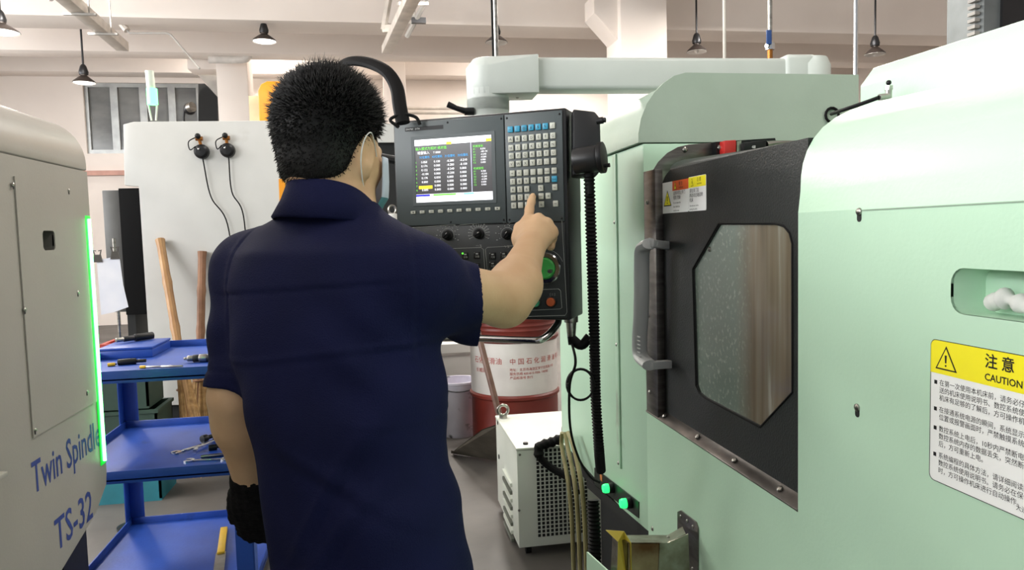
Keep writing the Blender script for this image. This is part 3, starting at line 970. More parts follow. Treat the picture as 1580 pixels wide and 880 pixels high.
for r in range(10):
    a, b = Q(775 + cl[r] / 5.865, 180 + rows_l[r] / 5.865), Q(775 + cr[r] / 5.865, 180 + rows_r[r] / 5.865)
    for c in range(7):
        s = leg[r][c]
        if s is None:
            continue
        q = a.lerp(b, c / 6)
        blue = (r == 0 and c < 6) or (r == 6 and c == 6)
        k_ = link('key', kmb if blue else kmw, None, pan, PM @ Matrix.Translation((q.x, q.y, 0)))
        if s.strip():
            sz = 0.0085 if len(s) < 2 else 0.0042
            t_ = put_text(MB(), s, sz, (q.x, q.y - sz * 0.36, 0.0042), (1, 0, 0), (0, 1, 0), align='CENTER')
            tmesh(t_, 'key_legend', M_ink, k_, PM)
# lower plate: outline, knobs, lamp keys, handwheel, buttons
zl = -0.001


def outline(pts, nm='printed_line', r=0.0005):
    MB().tube([Vector((p.x, p.y, zl + 0.0002)) for p in pts], r, 4).build(nm, M_line, pan, PM, smooth=0)


def oq(l):
    return [Q(x, y, zl) for x, y in l]


outline(oq([(628, 352), (702, 347), (706, 352), (710, 347), (780, 342), (784, 347), (788, 342), (864, 337), (867, 341), (875, 482), (872, 487), (800, 489), (690, 491)]))
outline(oq([(640, 386), (742, 382), (746, 385), (748, 417), (745, 421), (650, 424)]))
outline(oq([(800, 379), (752, 382), (749, 385), (752, 419), (780, 418)]))
outline(oq([(690, 429), (795, 424)]))
outline(oq([(817, 448), (862, 446), (865, 449), (867, 475), (864, 477), (820, 479), (817, 476), (815, 451), (817, 448)]))
kp = MB().lathe([(0.0125, 0), (0.0125, 0.003), (0.010, 0.005), (0.0085, 0.016), (0.007, 0.018), (0, 0.0182)], 20)
kp.cbox((0, 0.0005, 0.0185), (0.0035, 0.017, 0.006))
kp = kp.mesh('knob', 0)
kp.materials.append(M_black)
for kx, ky, ro, dots in ((691, 363, -50, 10), (739, 361, -62, 15), (783, 362, -40, 8)):
    q = Q(kx, ky, zl)
    kn = link('rotary_knob', kp, None, pan, PM @ Matrix.Translation((q.x, q.y, zl)) @ Matrix.Rotation(math.radians(ro), 4, 'Z'))
    MB().box((-0.0004, 0.004, 0.0215), (0.0004, 0.009, 0.0219)).build('pointer', M_white, kn, PM @ Matrix.Translation((q.x, q.y, zl)) @ Matrix.Rotation(math.radians(ro), 4, 'Z'))
    ring = [Vector((q.x + 0.0165 * math.cos(t), q.y + 0.0165 * math.sin(t), zl)) for t in [math.radians(-30 + 240 * i / 16) for i in range(17)]]
    outline(ring, r=0.0004)
    dm = MB()
    for i in range(dots):
        t = math.radians(205 - 230 * i / (dots - 1))
        for rr in ((0.019, 0.022, 0.026) if dots == 15 else (0.021, 0.029)):
            dm.cbox((q.x + rr * math.cos(t), q.y + rr * math.sin(t), zl + 0.0002), (0.0032 if rr > 0.025 else 0.0015, 0.0016, 0.0006))
    dm.build('scale_marks', M_line, pan, PM, smooth=0, kind='stuff')
    lt = put_text(MB(), {691: '▭ %', 739: '〰 %', 783: '∿ %'}[kx], 0.008, (q.x - 0.009, q.y - 0.031, zl + 0.0004), (1, 0, 0), (0, 1, 0))
    tmesh(lt, 'knob_legend', M_line, pan, PM)
lk = MB().cbox((0, 0, 0.0012), (0.0155, 0.0165, 0.0025)).mesh('lamp_key', 0.001)
lk.materials.append(M_black)
for (px, py, lit) in ((700, 396, None), (718, 395, 'g'), (736, 394, None), (736, 411, None), (718, 412, None), (700, 413, None),
                      (760, 395, None), (777, 394, None), (793, 393, None), (760, 409, None), (777, 408, 'r'), (793, 407, None)):
    q = Q(px, py, zl)
    k_ = link('lamp_key', lk, None, pan, PM @ Matrix.Translation((q.x, q.y, zl)))
    t_ = put_text(MB(), '主轴' if px < 750 else '刀架', 0.0055, (q.x - 0.004, q.y - 0.005, zl + 0.0027), (1, 0, 0), (0, 1, 0))
    t_.add([(q.x - 0.002, q.y + 0.002, zl + 0.0027), (q.x + 0.004, q.y + 0.002, zl + 0.0027), (q.x + 0.004, q.y + 0.005, zl + 0.0027), (q.x - 0.002, q.y + 0.005, zl + 0.0027)], [(0, 1, 2, 3)])
    tmesh(t_, 'key_legend', M_line, k_, PM)
    m_ = {'g': semit('green_led', (90, 255, 60), 2.2), 'r': semit('red_led', (255, 30, 40), 2.2), None: M_line}[lit]
    w_ = 0.0022 if lit else 0.001
    MB().ball((q.x - 0.0055, q.y + 0.006, zl + 0.003), w_, 8, 6).build('led', m_, k_, PM)
q = Q(842, 414, zl)
hw = MB().lathe([(0.0365, 0), (0.0365, 0.004), (0.034, 0.007), (0.026, 0.008), (0.0245, 0.006), (0.0245, 0.004)], 40).build('handwheel_ring', M_chrome, pan, PM @ Matrix.Translation((q.x, q.y, zl)))
MB().lathe([(0.0244, 0.004), (0.0244, 0.010), (0.021, 0.013), (0.019, 0.0125), (0, 0.0125)], 32).build('handwheel_dial', mat('green_dial', (62, 176, 78), 0.45), pan, PM @ Matrix.Translation((q.x, q.y, zl)), label='green handwheel dial')
kn = MB().cyl((0.016, -0.006, 0.0125), (0.016, -0.006, 0.026), 0.0045, n=12).build('handwheel_grip', M_steel, pan, PM @ Matrix.Translation((q.x, q.y, zl)))
outline([Vector((q.x + 0.043 * math.cos(t), q.y + 0.043 * math.sin(t), zl)) for t in [math.radians(20 + 60 * i / 10) for i in range(11)]], r=0.0004)
for px, py, m_, lb in ((827, 467, mat('green_button', (62, 158, 118), 0.4), 'green start button'), (851, 466, mat('orange_button', (190, 92, 50), 0.4), 'orange stop button')):
    q = Q(px, py, zl)
    b_ = MB().lathe([(0.0135, 0), (0.0135, 0.004), (0.011, 0.006), (0.0105, 0.004)], 24).build('button_bezel', M_black, pan, PM @ Matrix.Translation((q.x, q.y, zl)))
    MB().lathe([(0.0102, 0.002), (0.0102, 0.008), (0.009, 0.010), (0, 0.0105)], 24).build('button_cap', m_, b_, PM @ Matrix.Translation((q.x, q.y, zl)), label=lb)
    tmesh(put_text(MB(), '〔▯〕', 0.0075, (q.x - 0.0085, q.y + 0.014, zl + 0.0004), (1, 0, 0), (0, 1, 0)), 'button_legend', M_line, pan, PM)
# chrome rail under the panel
rl = [PM @ Vector(p) for p in ((-0.035, -PH - 0.004, -0.06), (-0.035, -PH - 0.022, -0.045), (-0.055, -PH - 0.048, 0.0), (-0.09, -PH - 0.052, 0.012), (-0.22, -PH - 0.05, 0.012), (-PW + 0.09, -PH - 0.052, 0.012), (-PW + 0.055, -PH - 0.048, 0.0), (-PW + 0.035, -PH - 0.022, -0.045), (-PW + 0.035, -PH - 0.004, -0.06))]
MB().tube(bez(rl, 60), 0.0085, 12).build('hand_rail', M_chrome, pan)
c = PM @ Vector((-0.012, -PH - 0.006, -0.09))
pl_ = thing('cable_plug', 'green tinted metal connector with black cable gland under operator panel', 'connector', c)
MB().cyl(c, c - Vector((0, 0, 0.015)), 0.017).cyl(c - Vector((0, 0, 0.015)), c - Vector((0, 0, 0.05)), 0.013, 0.010).build('shell', M_steel, pl_, bevel=0.001)
MB().cyl(c - Vector((0, 0, 0.05)), c - Vector((0, 0, 0.07)), 0.010, 0.008).build('gland', M_black, pl_)
MB().tube(bez([c - Vector((0, 0, 0.055)), c + Vector((0.02, -0.015, -0.07)), c + Vector((0.04, -0.02, -0.05))], 12), [0.012] * 13, 12).build('side_cap', M_rubber, pl_)

# ------------------------------------------------------------------ swing arm
M_arm = mat('light_grey_arm', (206, 212, 206), 0.4, amt=0.06, c2=(196, 202, 196), scale=5)
pc = PM @ Vector((-0.19, 0.006, -0.07))
pz0 = pc.z
DA = 2.10
a0 = P(752, 120, d=DA)
pc = Vector((a0.x, a0.y, pz0))
zt0, zt1 = P(826, 93, d=DA).z, P(826, 142, d=DA).z
MB().box((-0.30, -0.22, -0.50), (-0.08, -0.004, -0.1305)).build('rear_mount', M_pbox, pan, PM, bevel=0.006)
armT = thing('swing_arm', 'light grey swing arm that carries the operator panel', 'support arm', pc)
post_r = 0.057
MB().lathe([(post_r, 0), (post_r, 0.045), (post_r - 0.001, 0.047)], 32, pc).build('post_collar', M_arm, armT)
MB().lathe([(post_r * 1.02, 0.048), (post_r * 1.04, 0.065), (post_r * 1.06, 0.067), (post_r * 1.06, 0.10)], 32, pc).build('post_tube', M_arm, armT)
e0 = Vector((pc.x, pc.y, pc.z + 0.067))
a1, a2 = P(826, 116, d=DA), P(1205, 112, d=2.2)
ax = (a2 - a1); ax.z = 0; ax.normalize()
zc = (zt0 + zt1) / 2
hA = (zt0 - zt1)
sd = Vector((ax.y, -ax.x, 0))
# elbow: rounded box that runs into the beam
ztop = zt0 + 0.004
plan = [e0 + sd * post_r * 1.06 + ax * 0.0]
ringp = [e0 + (ax * math.cos(t) + sd * math.sin(t)) * post_r * 1.06 for t in [math.pi / 2 + math.pi * i / 12 for i in range(13)]]
endp = Vector((a1.x, a1.y, e0.z))
plan = ringp + [endp - sd * 0.058, endp + sd * 0.058]
zl0 = zt1 - 0.012
low = [Vector((p.x, p.y, zl0 + 0.0)) for p in plan]
el = MB()
n_ = len(plan)
capi = [Vector((p.x, p.y, ztop - (0.026 if i < 13 else 0.0))) for i, p in enumerate(plan)]
ctr_ = e0 + ax * 0.01
top_ = [Vector((ctr_.x + (p.x - ctr_.x) * 0.72, ctr_.y + (p.y - ctr_.y) * 0.72, ztop)) if i < 13 else Vector((p.x, p.y, ztop + 0.0)) - sd * (0.012 if i == n_ - 1 else -0.012) for i, p in enumerate(plan)]
el.add(low + capi + top_, [(i, (i + 1) % n_, (i + 1) % n_ + n_, i + n_) for i in range(n_)] + [(i + n_, (i + 1) % n_ + n_, (i + 1) % n_ + 2 * n_, i + 2 * n_) for i in range(n_)] + [tuple(range(2 * n_, 3 * n_)), tuple(range(n_ - 1, -1, -1))])
el.build('elbow_housing', M_arm, armT, bevel=0.003, smooth=50)
MB().lathe([(post_r * 1.06, 0), (post_r * 1.06, zl0 - e0.z + 0.02)], 32, e0).build('elbow_sleeve', M_arm, armT)
for k in (0.055, 0.085):
    screw(e0 + ax * k + Vector((0, 0, zl0 - e0.z)), (0, 0, -1), armT, 0.005)
b0 = Vector((a1.x, a1.y, zc)) - ax * 0.01
b1 = Vector((a2.x, a2.y, zc + 0.002))
MB().beam(b0, b1, 0.085, hA).build('arm_beam', M_arm, armT, bevel=0.012, seg=3)
e1 = b1 + ax * 0.09
MB().beam(b1 - ax * 0.01, e1, 0.10, hA + 0.02).build('wall_elbow', M_arm, armT, bevel=0.014, seg=3)
MB().lathe([(0.06, hz + 0.0005 - e1.z), (0.06, hA * 0.3), (0.05, hA * 0.56), (0, hA * 0.6)], 28, e1).build('swivel', M_arm, armT, smooth=50)
# clamp lever on the post
l0 = P(720, 172, d=2.06)
lv = MB().cyl(l0 + Vector((0.02, 0, 0)), l0 + Vector((-0.006, 0, 0.0)), 0.011, n=14).tube([l0 + Vector((0, 0, 0)), P(704, 167, d=2.05), P(691, 161, d=2.05)], [0.009, 0.0075, 0.009], 10)
lv.build('clamp_lever', M_black, armT)
# yellow sticker box near the beam
q = P(987, 123, Y=2.0)
# black conduit that loops from the panel over to behind the man
cpx = [(622, 190, 1.76), (617, 165, 1.77), (612, 135, 1.79), (598, 112, 1.81), (575, 99, 1.84), (548, 94, 1.87), (528, 100, 1.90), (512, 118, 1.93), (503, 150, 1.96), (508, 190, 1.99), (535, 222, 2.0), (575, 240, 1.98)]
cps = [P(x, y, d=dd) for x, y, dd in cpx] + [PM @ Vector((-PW + 0.06, -0.10, -0.136))]
cdt = thing('cable_conduit', 'black flat flexible conduit looping up from the operator panel', 'conduit', cps[0])
MB().tube(bez(cps, 60), 0.011, 10, ry=0.017).build('conduit_loop', M_rubber, cdt)
MB().tube(bez([cps[0] + Vector((0.04, 0, -0.004)), cps[0] + Vector((0.03, 0, 0.014)), cps[0] + Vector((0, 0.0, 0.02)), cps[0] + Vector((-0.03, 0, 0.008)), cps[0] + Vector((-0.01, 0.0, -0.01))], 20), 0.004, 8).build('loose_cable', M_rubber, cdt)

# ------------------------------------------------------------------ pulse generator pendant on the panel's right side
hp_ = thing('handwheel_pendant', 'black handheld pulse generator hung on the right side of panel', 'pendant', P(905, 275, d=1.62))
M_hp = mat('pendant_black', (30, 31, 33), 0.38)
bk = [(884, 168), (918, 172), (926, 182), (928, 262), (918, 273), (884, 270)]
MB().prism([P(x, y, d=1.655) for x, y in bk], CR @ Vector((0.0, 0, -0.05))).build('holder', M_hp, hp_, bevel=0.004)
q0, q1 = P(886, 249, d=1.62), P(924, 244, d=1.60)
MB().cyl(q0, q1, 0.029, n=28).build('pendant_body', M_hp, hp_, bevel=0.005)
MB().cyl(q1, q1 + (q1 - q0).normalized() * 0.012, 0.034, n=30).build('dial', M_black, hp_, bevel=0.002)
q2 = q1 + (q1 - q0).normalized() * 0.012 + Vector((0, 0, -0.018))
MB().cyl(q2, q2 + (q1 - q0).normalized() * 0.012, 0.0045, n=10).build('crank_grip', M_black, hp_)
q3 = P(921, 187, d=1.63)
MB().cyl(q3, q3 + (q1 - q0).normalized() * 0.014, 0.0075, n=12).cyl(q3 + (q1 - q0).normalized() * 0.012, q3 + (q1 - q0).normalized() * 0.02, 0.0055, n=12).build('selector', M_black, hp_)
MB().cyl(P(909, 268, d=1.62), P(911, 300, d=1.62), 0.011, 0.007, n=14).build('strain_relief', M_rubber, hp_)
# ribbed cable from the pendant down the machine
cab = [P(909, 272, d=1.62), P(911, 330, d=1.64), P(914, 420, d=1.68), P(917, 520, d=1.74), P(919, 610, d=1.80), P(924, 690, d=1.84), P(927, 728, d=1.90)]
ribbed(cab, 0.0135, 0.0085, 0.004, 12).build('spiral_cable', M_rubber, label='black ribbed cable hanging from pendant past the green lathe', cat='cable')
thin = [c - Vector((0, 0, 0.062)), P(888, 560, d=1.72), P(879, 595, d=1.75), P(880, 660, d=1.82), P(892, 705, d=1.9), P(910, 735, d=1.95), P(925, 745, d=1.98)]
MB().tube(bez(thin, 50), 0.0032, 8).build('signal_cable', M_rubber, label='thin black cable running from the connector down to the base', cat='cable')
lc = P(896, 594, d=1.76)
lp = MB()
for k in range(3):
    lp.tube([lc + CR @ Vector((0.031 * math.cos(t) * (1 + 0.03 * k), 0.037 * math.sin(t), -0.003 * k)) for t in [2 * math.pi * i / 28 for i in range(28)]], 0.0028, 6, closed=True)
lpo = thing('cable_coil', 'small coil of thin black cable tied beside ribbed cable', 'cable coil', lc)
lp.build('loops', M_rubber, lpo)
MB().cbox(P(877, 594, d=1.758), (0.009, 0.012, 0.009)).build('cable_tie', M_black, lpo, bevel=0.002)
# dark ribbed hose standing in the recess below
ribbed([P(915, 772, Y=2.05), P(917, 820, Y=2.03), P(918, 905, Y=2.02)], 0.020, 0.011, 0.005, 12).build('ribbed_hose', M_rubber, label='thick black ribbed hose in the dark recess below lit buttons', cat='hose')
# ------------------------------------------------------------------ left machine
XL = -0.90
M_left = mat('warm_grey_machine_paint', (170, 166, 158), 0.42, c2=(161, 157, 149), scale=2.6, bump=0.04, bscale=120, wear=((170, 164, 150), 4.0, 0.70))
lm = thing('twin_spindle_lathe', 'warm grey machine at left with blue lettering and green light strip', 'machine', (-1.3, 1.6, 0))
yE = 2.53
zSm = 1.660
NU, NV = Vector((0, 1, 0)), Vector((0, 0, 1))
shp = [(XL, 0.3, 0.50), (XL, 2.13, 0.53), (XL, 2.42, 0.60), (XL, yE - 0.01, 0.66), (XL, yE, 0.70), (XL, yE, zSm - 0.003), (XL, 0.3, zSm - 0.003)]
sl0, sl1 = P(63, 356, X=XL), P(84, 386, X=XL)
hl_ = rrect((XL, sl0.y, sl1.z), NU, NV, sl1.y - sl0.y, sl0.z - sl1.z, 0.012)
MB().plate(shp, [hl_], (-0.004, 0, 0)).build('side_sheet', M_left, lm, smooth=0)
inn = [p + Vector((-0.035, 0, 0)) for p in hl_]
n_ = len(hl_)
MB().add(list(hl_) + inn, [(i, (i + 1) % n_, (i + 1) % n_ + n_, i + n_) for i in range(n_)] + [tuple(range(n_, 2 * n_))]).build('grip_recess', mat('recess_grey', (120, 118, 112), 0.5), lm, smooth=40)
MB().box((XL - 0.7, yE - 0.004, 0.66), (XL - 0.004, yE, zSm - 0.003)).build('end_sheet', M_left, lm, smooth=0)
MB().box((XL - 0.7, 0.3, 0.05), (XL - 0.06, yE - 0.12, 0.60)).build('base_cabinet', M_dark, lm, smooth=0)
MB().box((XL - 0.12, 2.25, 0.0), (XL - 0.03, 2.42, 0.56)).build('black_leg', M_black, lm, smooth=0)
# raised service panel with seam and keyhole screws
sp = [P(20, 272, X=XL), P(50, 676, X=XL)]
yS = (sp[0].y + sp[1].y) / 2
MB().box((XL - 0.001, yS, sp[1].z), (XL + 0.002, yE - 0.035, sp[0].z)).plate([(XL, yS, 0.9), (XL, yS + 0.001, 0.9), (XL, yS + 0.001, 0.901)], [], (0.0001, 0, 0))
pan_o = [(XL + 0.0005, yS, sp[1].z), (XL + 0.0005, yE - 0.05, sp[1].z), (XL + 0.0005, yE - 0.05, sp[0].z), (XL + 0.0005, yS, sp[0].z)]
MB().plate(pan_o, [[p + Vector((0.0005, 0, 0)) for p in hl_]], (0.003, 0, 0)).build('service_panel', M_left, lm, smooth=0)
for px, py in ((20, 285), (106, 294), (38, 478), (120, 452), (54, 664), (134, 605)):
    q = P(px, py, X=XL + 0.0035)
    MB().prism(rrect((XL + 0.0036, q.y - 0.004, q.z - 0.012), NU, NV, 0.008, 0.016, 0.0035, 4), (0.0004, 0, 0)).build('keyhole', M_dark, lm)
    screw(q, (1, 0, 0), lm, 0.006)
# rolled top
tp = [Vector((XL, yE, zSm))] + arc((XL - 0.13, yE, zSm + 0.02), 0, math.pi / 2, 0.13, 0.135, (1, 0, 0), (0, 0, 1), 10) + [Vector((XL - 0.7, yE, zSm + 0.175)), Vector((XL - 0.7, yE, zSm))]
MB().prism(tp, (0, -2.2, 0)).build('rolled_top', M_left, lm, bevel=0.004, smooth=50)
# green light strip; the flat glowing backing paints in its halo
z0_, z1_ = 0.741, 1.509
ys_ = (P(133, 338, X=XL).y + P(163, 708, X=XL).y) / 2 - 0.008
gs = MB().box((XL, ys_ - 0.022, z0_ - 0.01), (XL + 0.003, ys_ + 0.018, z1_ + 0.01)).build('strip_halo', mat('painted_strip_halo', (40, 190, 70), 0.3, emit=(10, 225, 50), estr=0.9), lm, bevel=0.001, label='painted green halo of the light strip')
MB().tube([(XL + 0.005, ys_, z0_), (XL + 0.005, ys_, z1_)], 0.0055, 10).build('light_strip', mat('green_tube_light', (200, 255, 210), 0.3, emit=(90, 255, 125), estr=15.0), lm, label='bright green light strip')
M_blue = mat('blue_lettering', (44, 66, 140), 0.5, amt=0.15)
t0, t1 = P(50, 752, X=XL), P(152, 668, X=XL)
vs, fs = text_raw('Twin Spindle', 0.118, bold=0.0012)
wT = max(p.x for p in vs)
tw_ = MB().add([Vector((XL + 0.0006, t0.y + p.x * (2.495 - t0.y) / wT, 0.797 + p.y)) for p in vs], fs)
tmesh(tw_, 'lettering', M_blue, lm)
vs, fs = text_raw('TS-32', 0.125, bold=0.0014)
wT = max(p.x for p in vs)
ta, tb_ = P(85, 835, X=XL).y, P(143, 790, X=XL).y
tmesh(MB().add([Vector((XL + 0.0006, ta + p.x * (tb_ - ta) / wT, 0.60 + p.y)) for p in vs], fs), 'lettering', M_blue, lm)
# ledge bar at the frame's left edge
q = P(6, 735, X=XL + 0.04)
MB().beam((XL + 0.02, q.y - 0.5, q.z), (XL + 0.02, q.y + 0.02, q.z), 0.04, 0.012).build('ledge_bar', M_left, lm, bevel=0.002)

# ------------------------------------------------------------------ blue tool trolley
M_tro = mat('blue_trolley_paint', (34, 76, 166), 0.42, c2=(27, 62, 142), scale=5, bump=0.06, bscale=80, wear=((26, 40, 74), 6.0, 0.64))
zt_, zm_, zb_ = 0.978, 0.614, 0.16
yF = P(250, 569, Z=zt_).y
yB = yF + 0.80
xR = P(385, 740, Y=yF).x
xLf = P(193, 657, Y=yB).x
tro = thing('tool_trolley', 'blue three-tier steel tool trolley', 'trolley', ((xR + xLf) / 2, (yF + yB) / 2, 0))
for nm, z in (('top_tray', zt_), ('middle_tray', zm_), ('bottom_tray', zb_)):
    t_ = MB().box((xLf, yF, z - 0.035), (xR, yB, z - 0.03)).build(nm, M_tro, tro, smooth=0)
    MB().box((xLf, yF, z - 0.045), (xR, yF + 0.006, z)).build('tray_lip', M_tro, t_, bevel=0.001)
    MB().box((xLf, yB - 0.006, z - 0.045), (xR, yB, z)).build('tray_lip', M_tro, t_, bevel=0.001)
    MB().box((xLf, yF, z - 0.045), (xLf + 0.006, yB, z)).build('tray_lip', M_tro, t_, bevel=0.001)
    MB().box((xR - 0.006, yF, z - 0.045), (xR, yB, z)).build('tray_lip', M_tro, t_, bevel=0.001)
for cx, sx_ in ((xLf, 1), (xR, -1)):
    for cy, sy_ in ((yF, 1), (yB, -1)):
        pst = MB().box((min(cx, cx + sx_ * 0.06), min(cy, cy - sy_ * 0.004), 0.09), (max(cx, cx + sx_ * 0.06), max(cy, cy - sy_ * 0.004), zt_ - 0.04))
        pst.box((min(cx, cx - sx_ * 0.004), min(cy, cy + sy_ * 0.06), 0.09), (max(cx, cx - sx_ * 0.004), max(cy, cy + sy_ * 0.06), zt_ - 0.04))
        pst.build('post', M_tro, tro)
        c = Vector((cx + sx_ * 0.03, cy + sy_ * 0.03, 0.036))
        w_ = MB().cyl(c - Vector((0.012, 0, 0)), c + Vector((0.012, 0, 0)), 0.036, n=18).build('caster', M_rubber, tro)
        MB().box(c + Vector((-0.018, -0.02, 0.0)), c + Vector((-0.014, 0.02, 0.056))).box(c + Vector((0.014, -0.02, 0.0)), c + Vector((0.018, 0.02, 0.056))).box(c + Vector((-0.018, -0.02, 0.052)), c + Vector((0.018, 0.02, 0.056))).build('fork', M_steel, w_)
zt2 = zt_ - 0.03
# flat blue box at the back of the top tray
bx0, bx1 = xLf + 0.012, P(246, 540, Y=yB - 0.2).x
tb0 = thing('flat_box', 'flat blue tool case on the top tray of the trolley', 'box', ((bx0 + bx1) / 2, yB - 0.3, zt2))
bm_ = MB().box((bx0, yF + 0.50, zt2 + 0.0005), (bx1, yB - 0.03, zt2 + 0.035)).build('case_body', M_tro, tb0, bevel=0.003)
MB().box((bx0 - 0.002, yF + 0.498, zt2 + 0.036), (bx1 + 0.002, yB - 0.028, zt2 + 0.046)).build('case_lid', M_tro, tb0, bevel=0.002)
zc_ = zt2 + 0.047
M_tool = mat('dark_tool_steel', (56, 56, 58), 0.38, 0.7)


def lying(name, label, cat, px0, py0, px1, py1, z, segs, group=None):
    """a turned tool lying between two pixels at the height z; segs = (from, to, radius, part, material)"""
    a, b = P(px0, py0, Z=z), P(px1, py1, Z=z)
    rm = max(s[2] for s in segs)
    a.z = b.z = z + rm
    t = thing(name, label, cat, (a + b) / 2 - Vector((0, 0, rm)), group)
    for s0, s1, r, nm, m in segs:
        MB().cyl(a.lerp(b, s0), a.lerp(b, s1), r, n=14).build(nm, m, t, bevel=min(0.002, r * 0.25))
    return t


lying('collet_holder', 'black collet holder with steel nose lying on flat blue case', 'tool', 179, 531, 236, 523, zc_, [(0, 0.2, 0.010, 'nose', M_steel), (0.2, 0.5, 0.012, 'collar', M_tool), (0.5, 1.0, 0.016, 'shank', M_black)])
lying('boring_bar', 'long black boring bar lying at the left of top trolley tray', 'tool', 182, 564, 226, 561, zt2, [(0, 0.65, 0.012, 'shank', M_black), (0.65, 1.0, 0.007, 'tip', M_tool)])
lying('drill_chuck', 'knurled steel drill chuck lying at right on top trolley tray', 'tool', 284, 560, 332, 558, zt2, [(0, 0.12, 0.006, 'spigot', M_steel), (0.12, 0.3, 0.012, 'jaw', M_steel), (0.3, 0.5, 0.015, 'sleeve', M_tool), (0.5, 0.75, 0.016, 'ring', M_steel), (0.75, 1.0, 0.016, 'body', M_tool)])
lying('reamer', 'slim steel reamer with yellow end lying on top trolley tray', 'tool', 216, 569, 282, 568, zt2, [(0, 0.14, 0.006, 'end_cap', mat('yellow_plastic', (222, 178, 40), 0.45)), (0.14, 0.5, 0.004, 'shank', M_steel), (0.5, 1.0, 0.005, 'flutes', M_steel)])
lying('marker_pen', 'small yellow cylinder beside the green light strip on top tray', 'pen', 166, 566, 178, 565, zt2, [(0, 1.0, 0.007, 'barrel', MATS['yellow_plastic']), (1.0, 1.2, 0.003, 'tip', M_black)])
zm2 = zm_ - 0.03


def wrench(label, px0, py0, px1, py1, z, s=1.0, dz=0.0):
    a, b = P(px0, py0, Z=z), P(px1, py1, Z=z)
    z_ = z + dz
    a.z = b.z = z_
    d_ = (b - a).normalized()
    n__ = Vector((-d_.y, d_.x, 0))
    t = thing('open_end_wrench', label, 'wrench', (a + b) / 2, 'wrenches on the middle tray')
    h = 0.006
    MB().beam(a + Vector((0, 0, h / 2)), b + Vector((0, 0, h / 2)), 0.014 * s, h).build('handle', M_chrome, t, bevel=0.0015)
    for c, sgn in ((a, -1), (b, 1)):
        pts = []
        for ang in [40, 75, 110, 145, 180, 215, 250, 285, 320]:
            q = math.radians(ang)
            pts.append(c + (d_ * sgn * (0.010 - 0.0) + (d_ * sgn * math.cos(q) + n__ * math.sin(q)) * 0.021 * s))
        pts += [c + d_ * sgn * 0.014 * s - n__ * 0.008 * s, c + d_ * sgn * 0.002 - n__ * 0.008 * s, c + d_ * sgn * 0.002 + n__ * 0.008 * s, c + d_ * sgn * 0.014 * s + n__ * 0.008 * s]
        MB().prism(pts, (0, 0, h + 0.001)).build('jaw', M_chrome, t, bevel=0.0)
    return t


wrench('chrome open-ended wrench lying leftmost on the middle trolley tray', 275, 699, 316, 686, zm2, 1.0)
wrench('chrome wrench lying across the others on the middle tray', 300, 697, 334, 682, zm2, 1.0, 0.008)
wrench('chrome wrench nearest the front lip of the middle tray', 296, 712, 345, 710, zm2, 1.0)
lying('steel_rod', 'bright steel rod lying beside the wrenches on middle tray', 'rod', 310, 708, 346, 704, zm2, [(0, 1, 0.007, 'rod', M_steel)])
lying('chuck_key', 'black T-handled chuck key lying at the back of middle tray', 'tool', 312, 684, 336, 676, zm2, [(0, 0.3, 0.016, 'knob', M_black), (0.3, 1, 0.009, 'shaft', M_black)])
lying('hex_driver', 'black short driver lying right of the wrenches on middle tray', 'tool', 322, 696, 344, 693, zm2, [(0, 0.6, 0.012, 'grip', M_black), (0.6, 1, 0.006, 'shaft', M_tool)])
zb2 = zb_ - 0.03
a, b = P(346, 818, Z=zb2), P(339, 872, Z=zb2)
sc_ = thing('scraper', 'yellow handled scraper with grey blade on the bottom tray', 'scraper', (a + b) / 2)
MB().beam(a + Vector((0, 0, 0.008)), a.lerp(b, 0.75) + Vector((0, 0, 0.008)), 0.03, 0.014).build('grip', MATS['yellow_plastic'], sc_, bevel=0.003)
MB().beam(a.lerp(b, 0.7) + Vector((0, 0, 0.006)), b + Vector((0, 0, 0.004)) + (b - a) * 0.5, 0.04, 0.002).build('blade', M_steel, sc_)
q = P(400, 905, Y=yF + 0.2)
q.x, q.z = xR + 0.09, 0
bt = thing('plastic_bottle', 'translucent pale plastic bottle standing on floor right of trolley', 'bottle', q)
MB().lathe([(0, 0), (0.04, 0), (0.042, 0.02), (0.042, 0.2), (0.036, 0.24), (0.014, 0.27), (0.014, 0.29)], 20, q).build('bottle_body', mat('pale_blue_plastic', (170, 190, 215), 0.3), bt)
MB().cyl(q + Vector((0, 0, 0.285)), q + Vector((0, 0, 0.31)), 0.017, n=16).build('cap', MATS['yellow_plastic'], bt)

# ------------------------------------------------------------------ white machine behind the trolley
Yb = 5.0
M_bk = mat('off_white_panel', (208, 208, 204), 0.5, c2=(196, 196, 191), scale=2.2, wear=((186, 184, 176), 3.0, 0.68))
bm2 = thing('white_enclosure', 'large off-white machine enclosure standing behind the trolley', 'machine', (P(400, 600, Y=Yb).x, Yb + 0.4, 0))
pts = [P(x, y, Y=Yb) for x, y in ((190, 192), (206, 188), (430, 186), (430, 275), (592, 275), (600, 620), (236, 626), (214, 288), (192, 286))]
MB().prism(pts, (0, 0.05, 0)).build('front_panel', M_bk, bm2, bevel=0.004)
zz0 = P(400, 620, Y=Yb).z
MB().box((P(226, 400, Y=Yb).x, Yb + 0.051, 0.0), (P(600, 400, Y=Yb).x, Yb + 1.0, zz0 + 0.3)).build('dark_base', M_dark, bm2, smooth=0)
MB().box((P(224, 400, Y=Yb).x, Yb + 0.051, zz0 + 0.3), (P(600, 400, Y=Yb).x, Yb + 1.0, P(300, 194, Y=Yb).z)).build('cabinet', M_bk, bm2, smooth=0)
M_or = mat('orange_paint', (236, 156, 24), 0.45, c2=(226, 146, 20))
MB().prism([P(x, y, Y=Yb - 0.004) for x, y in ((430, 276), (592, 276), (594, 330), (432, 330))], (0, 0.004, 0)).build('orange_band', M_or, bm2)
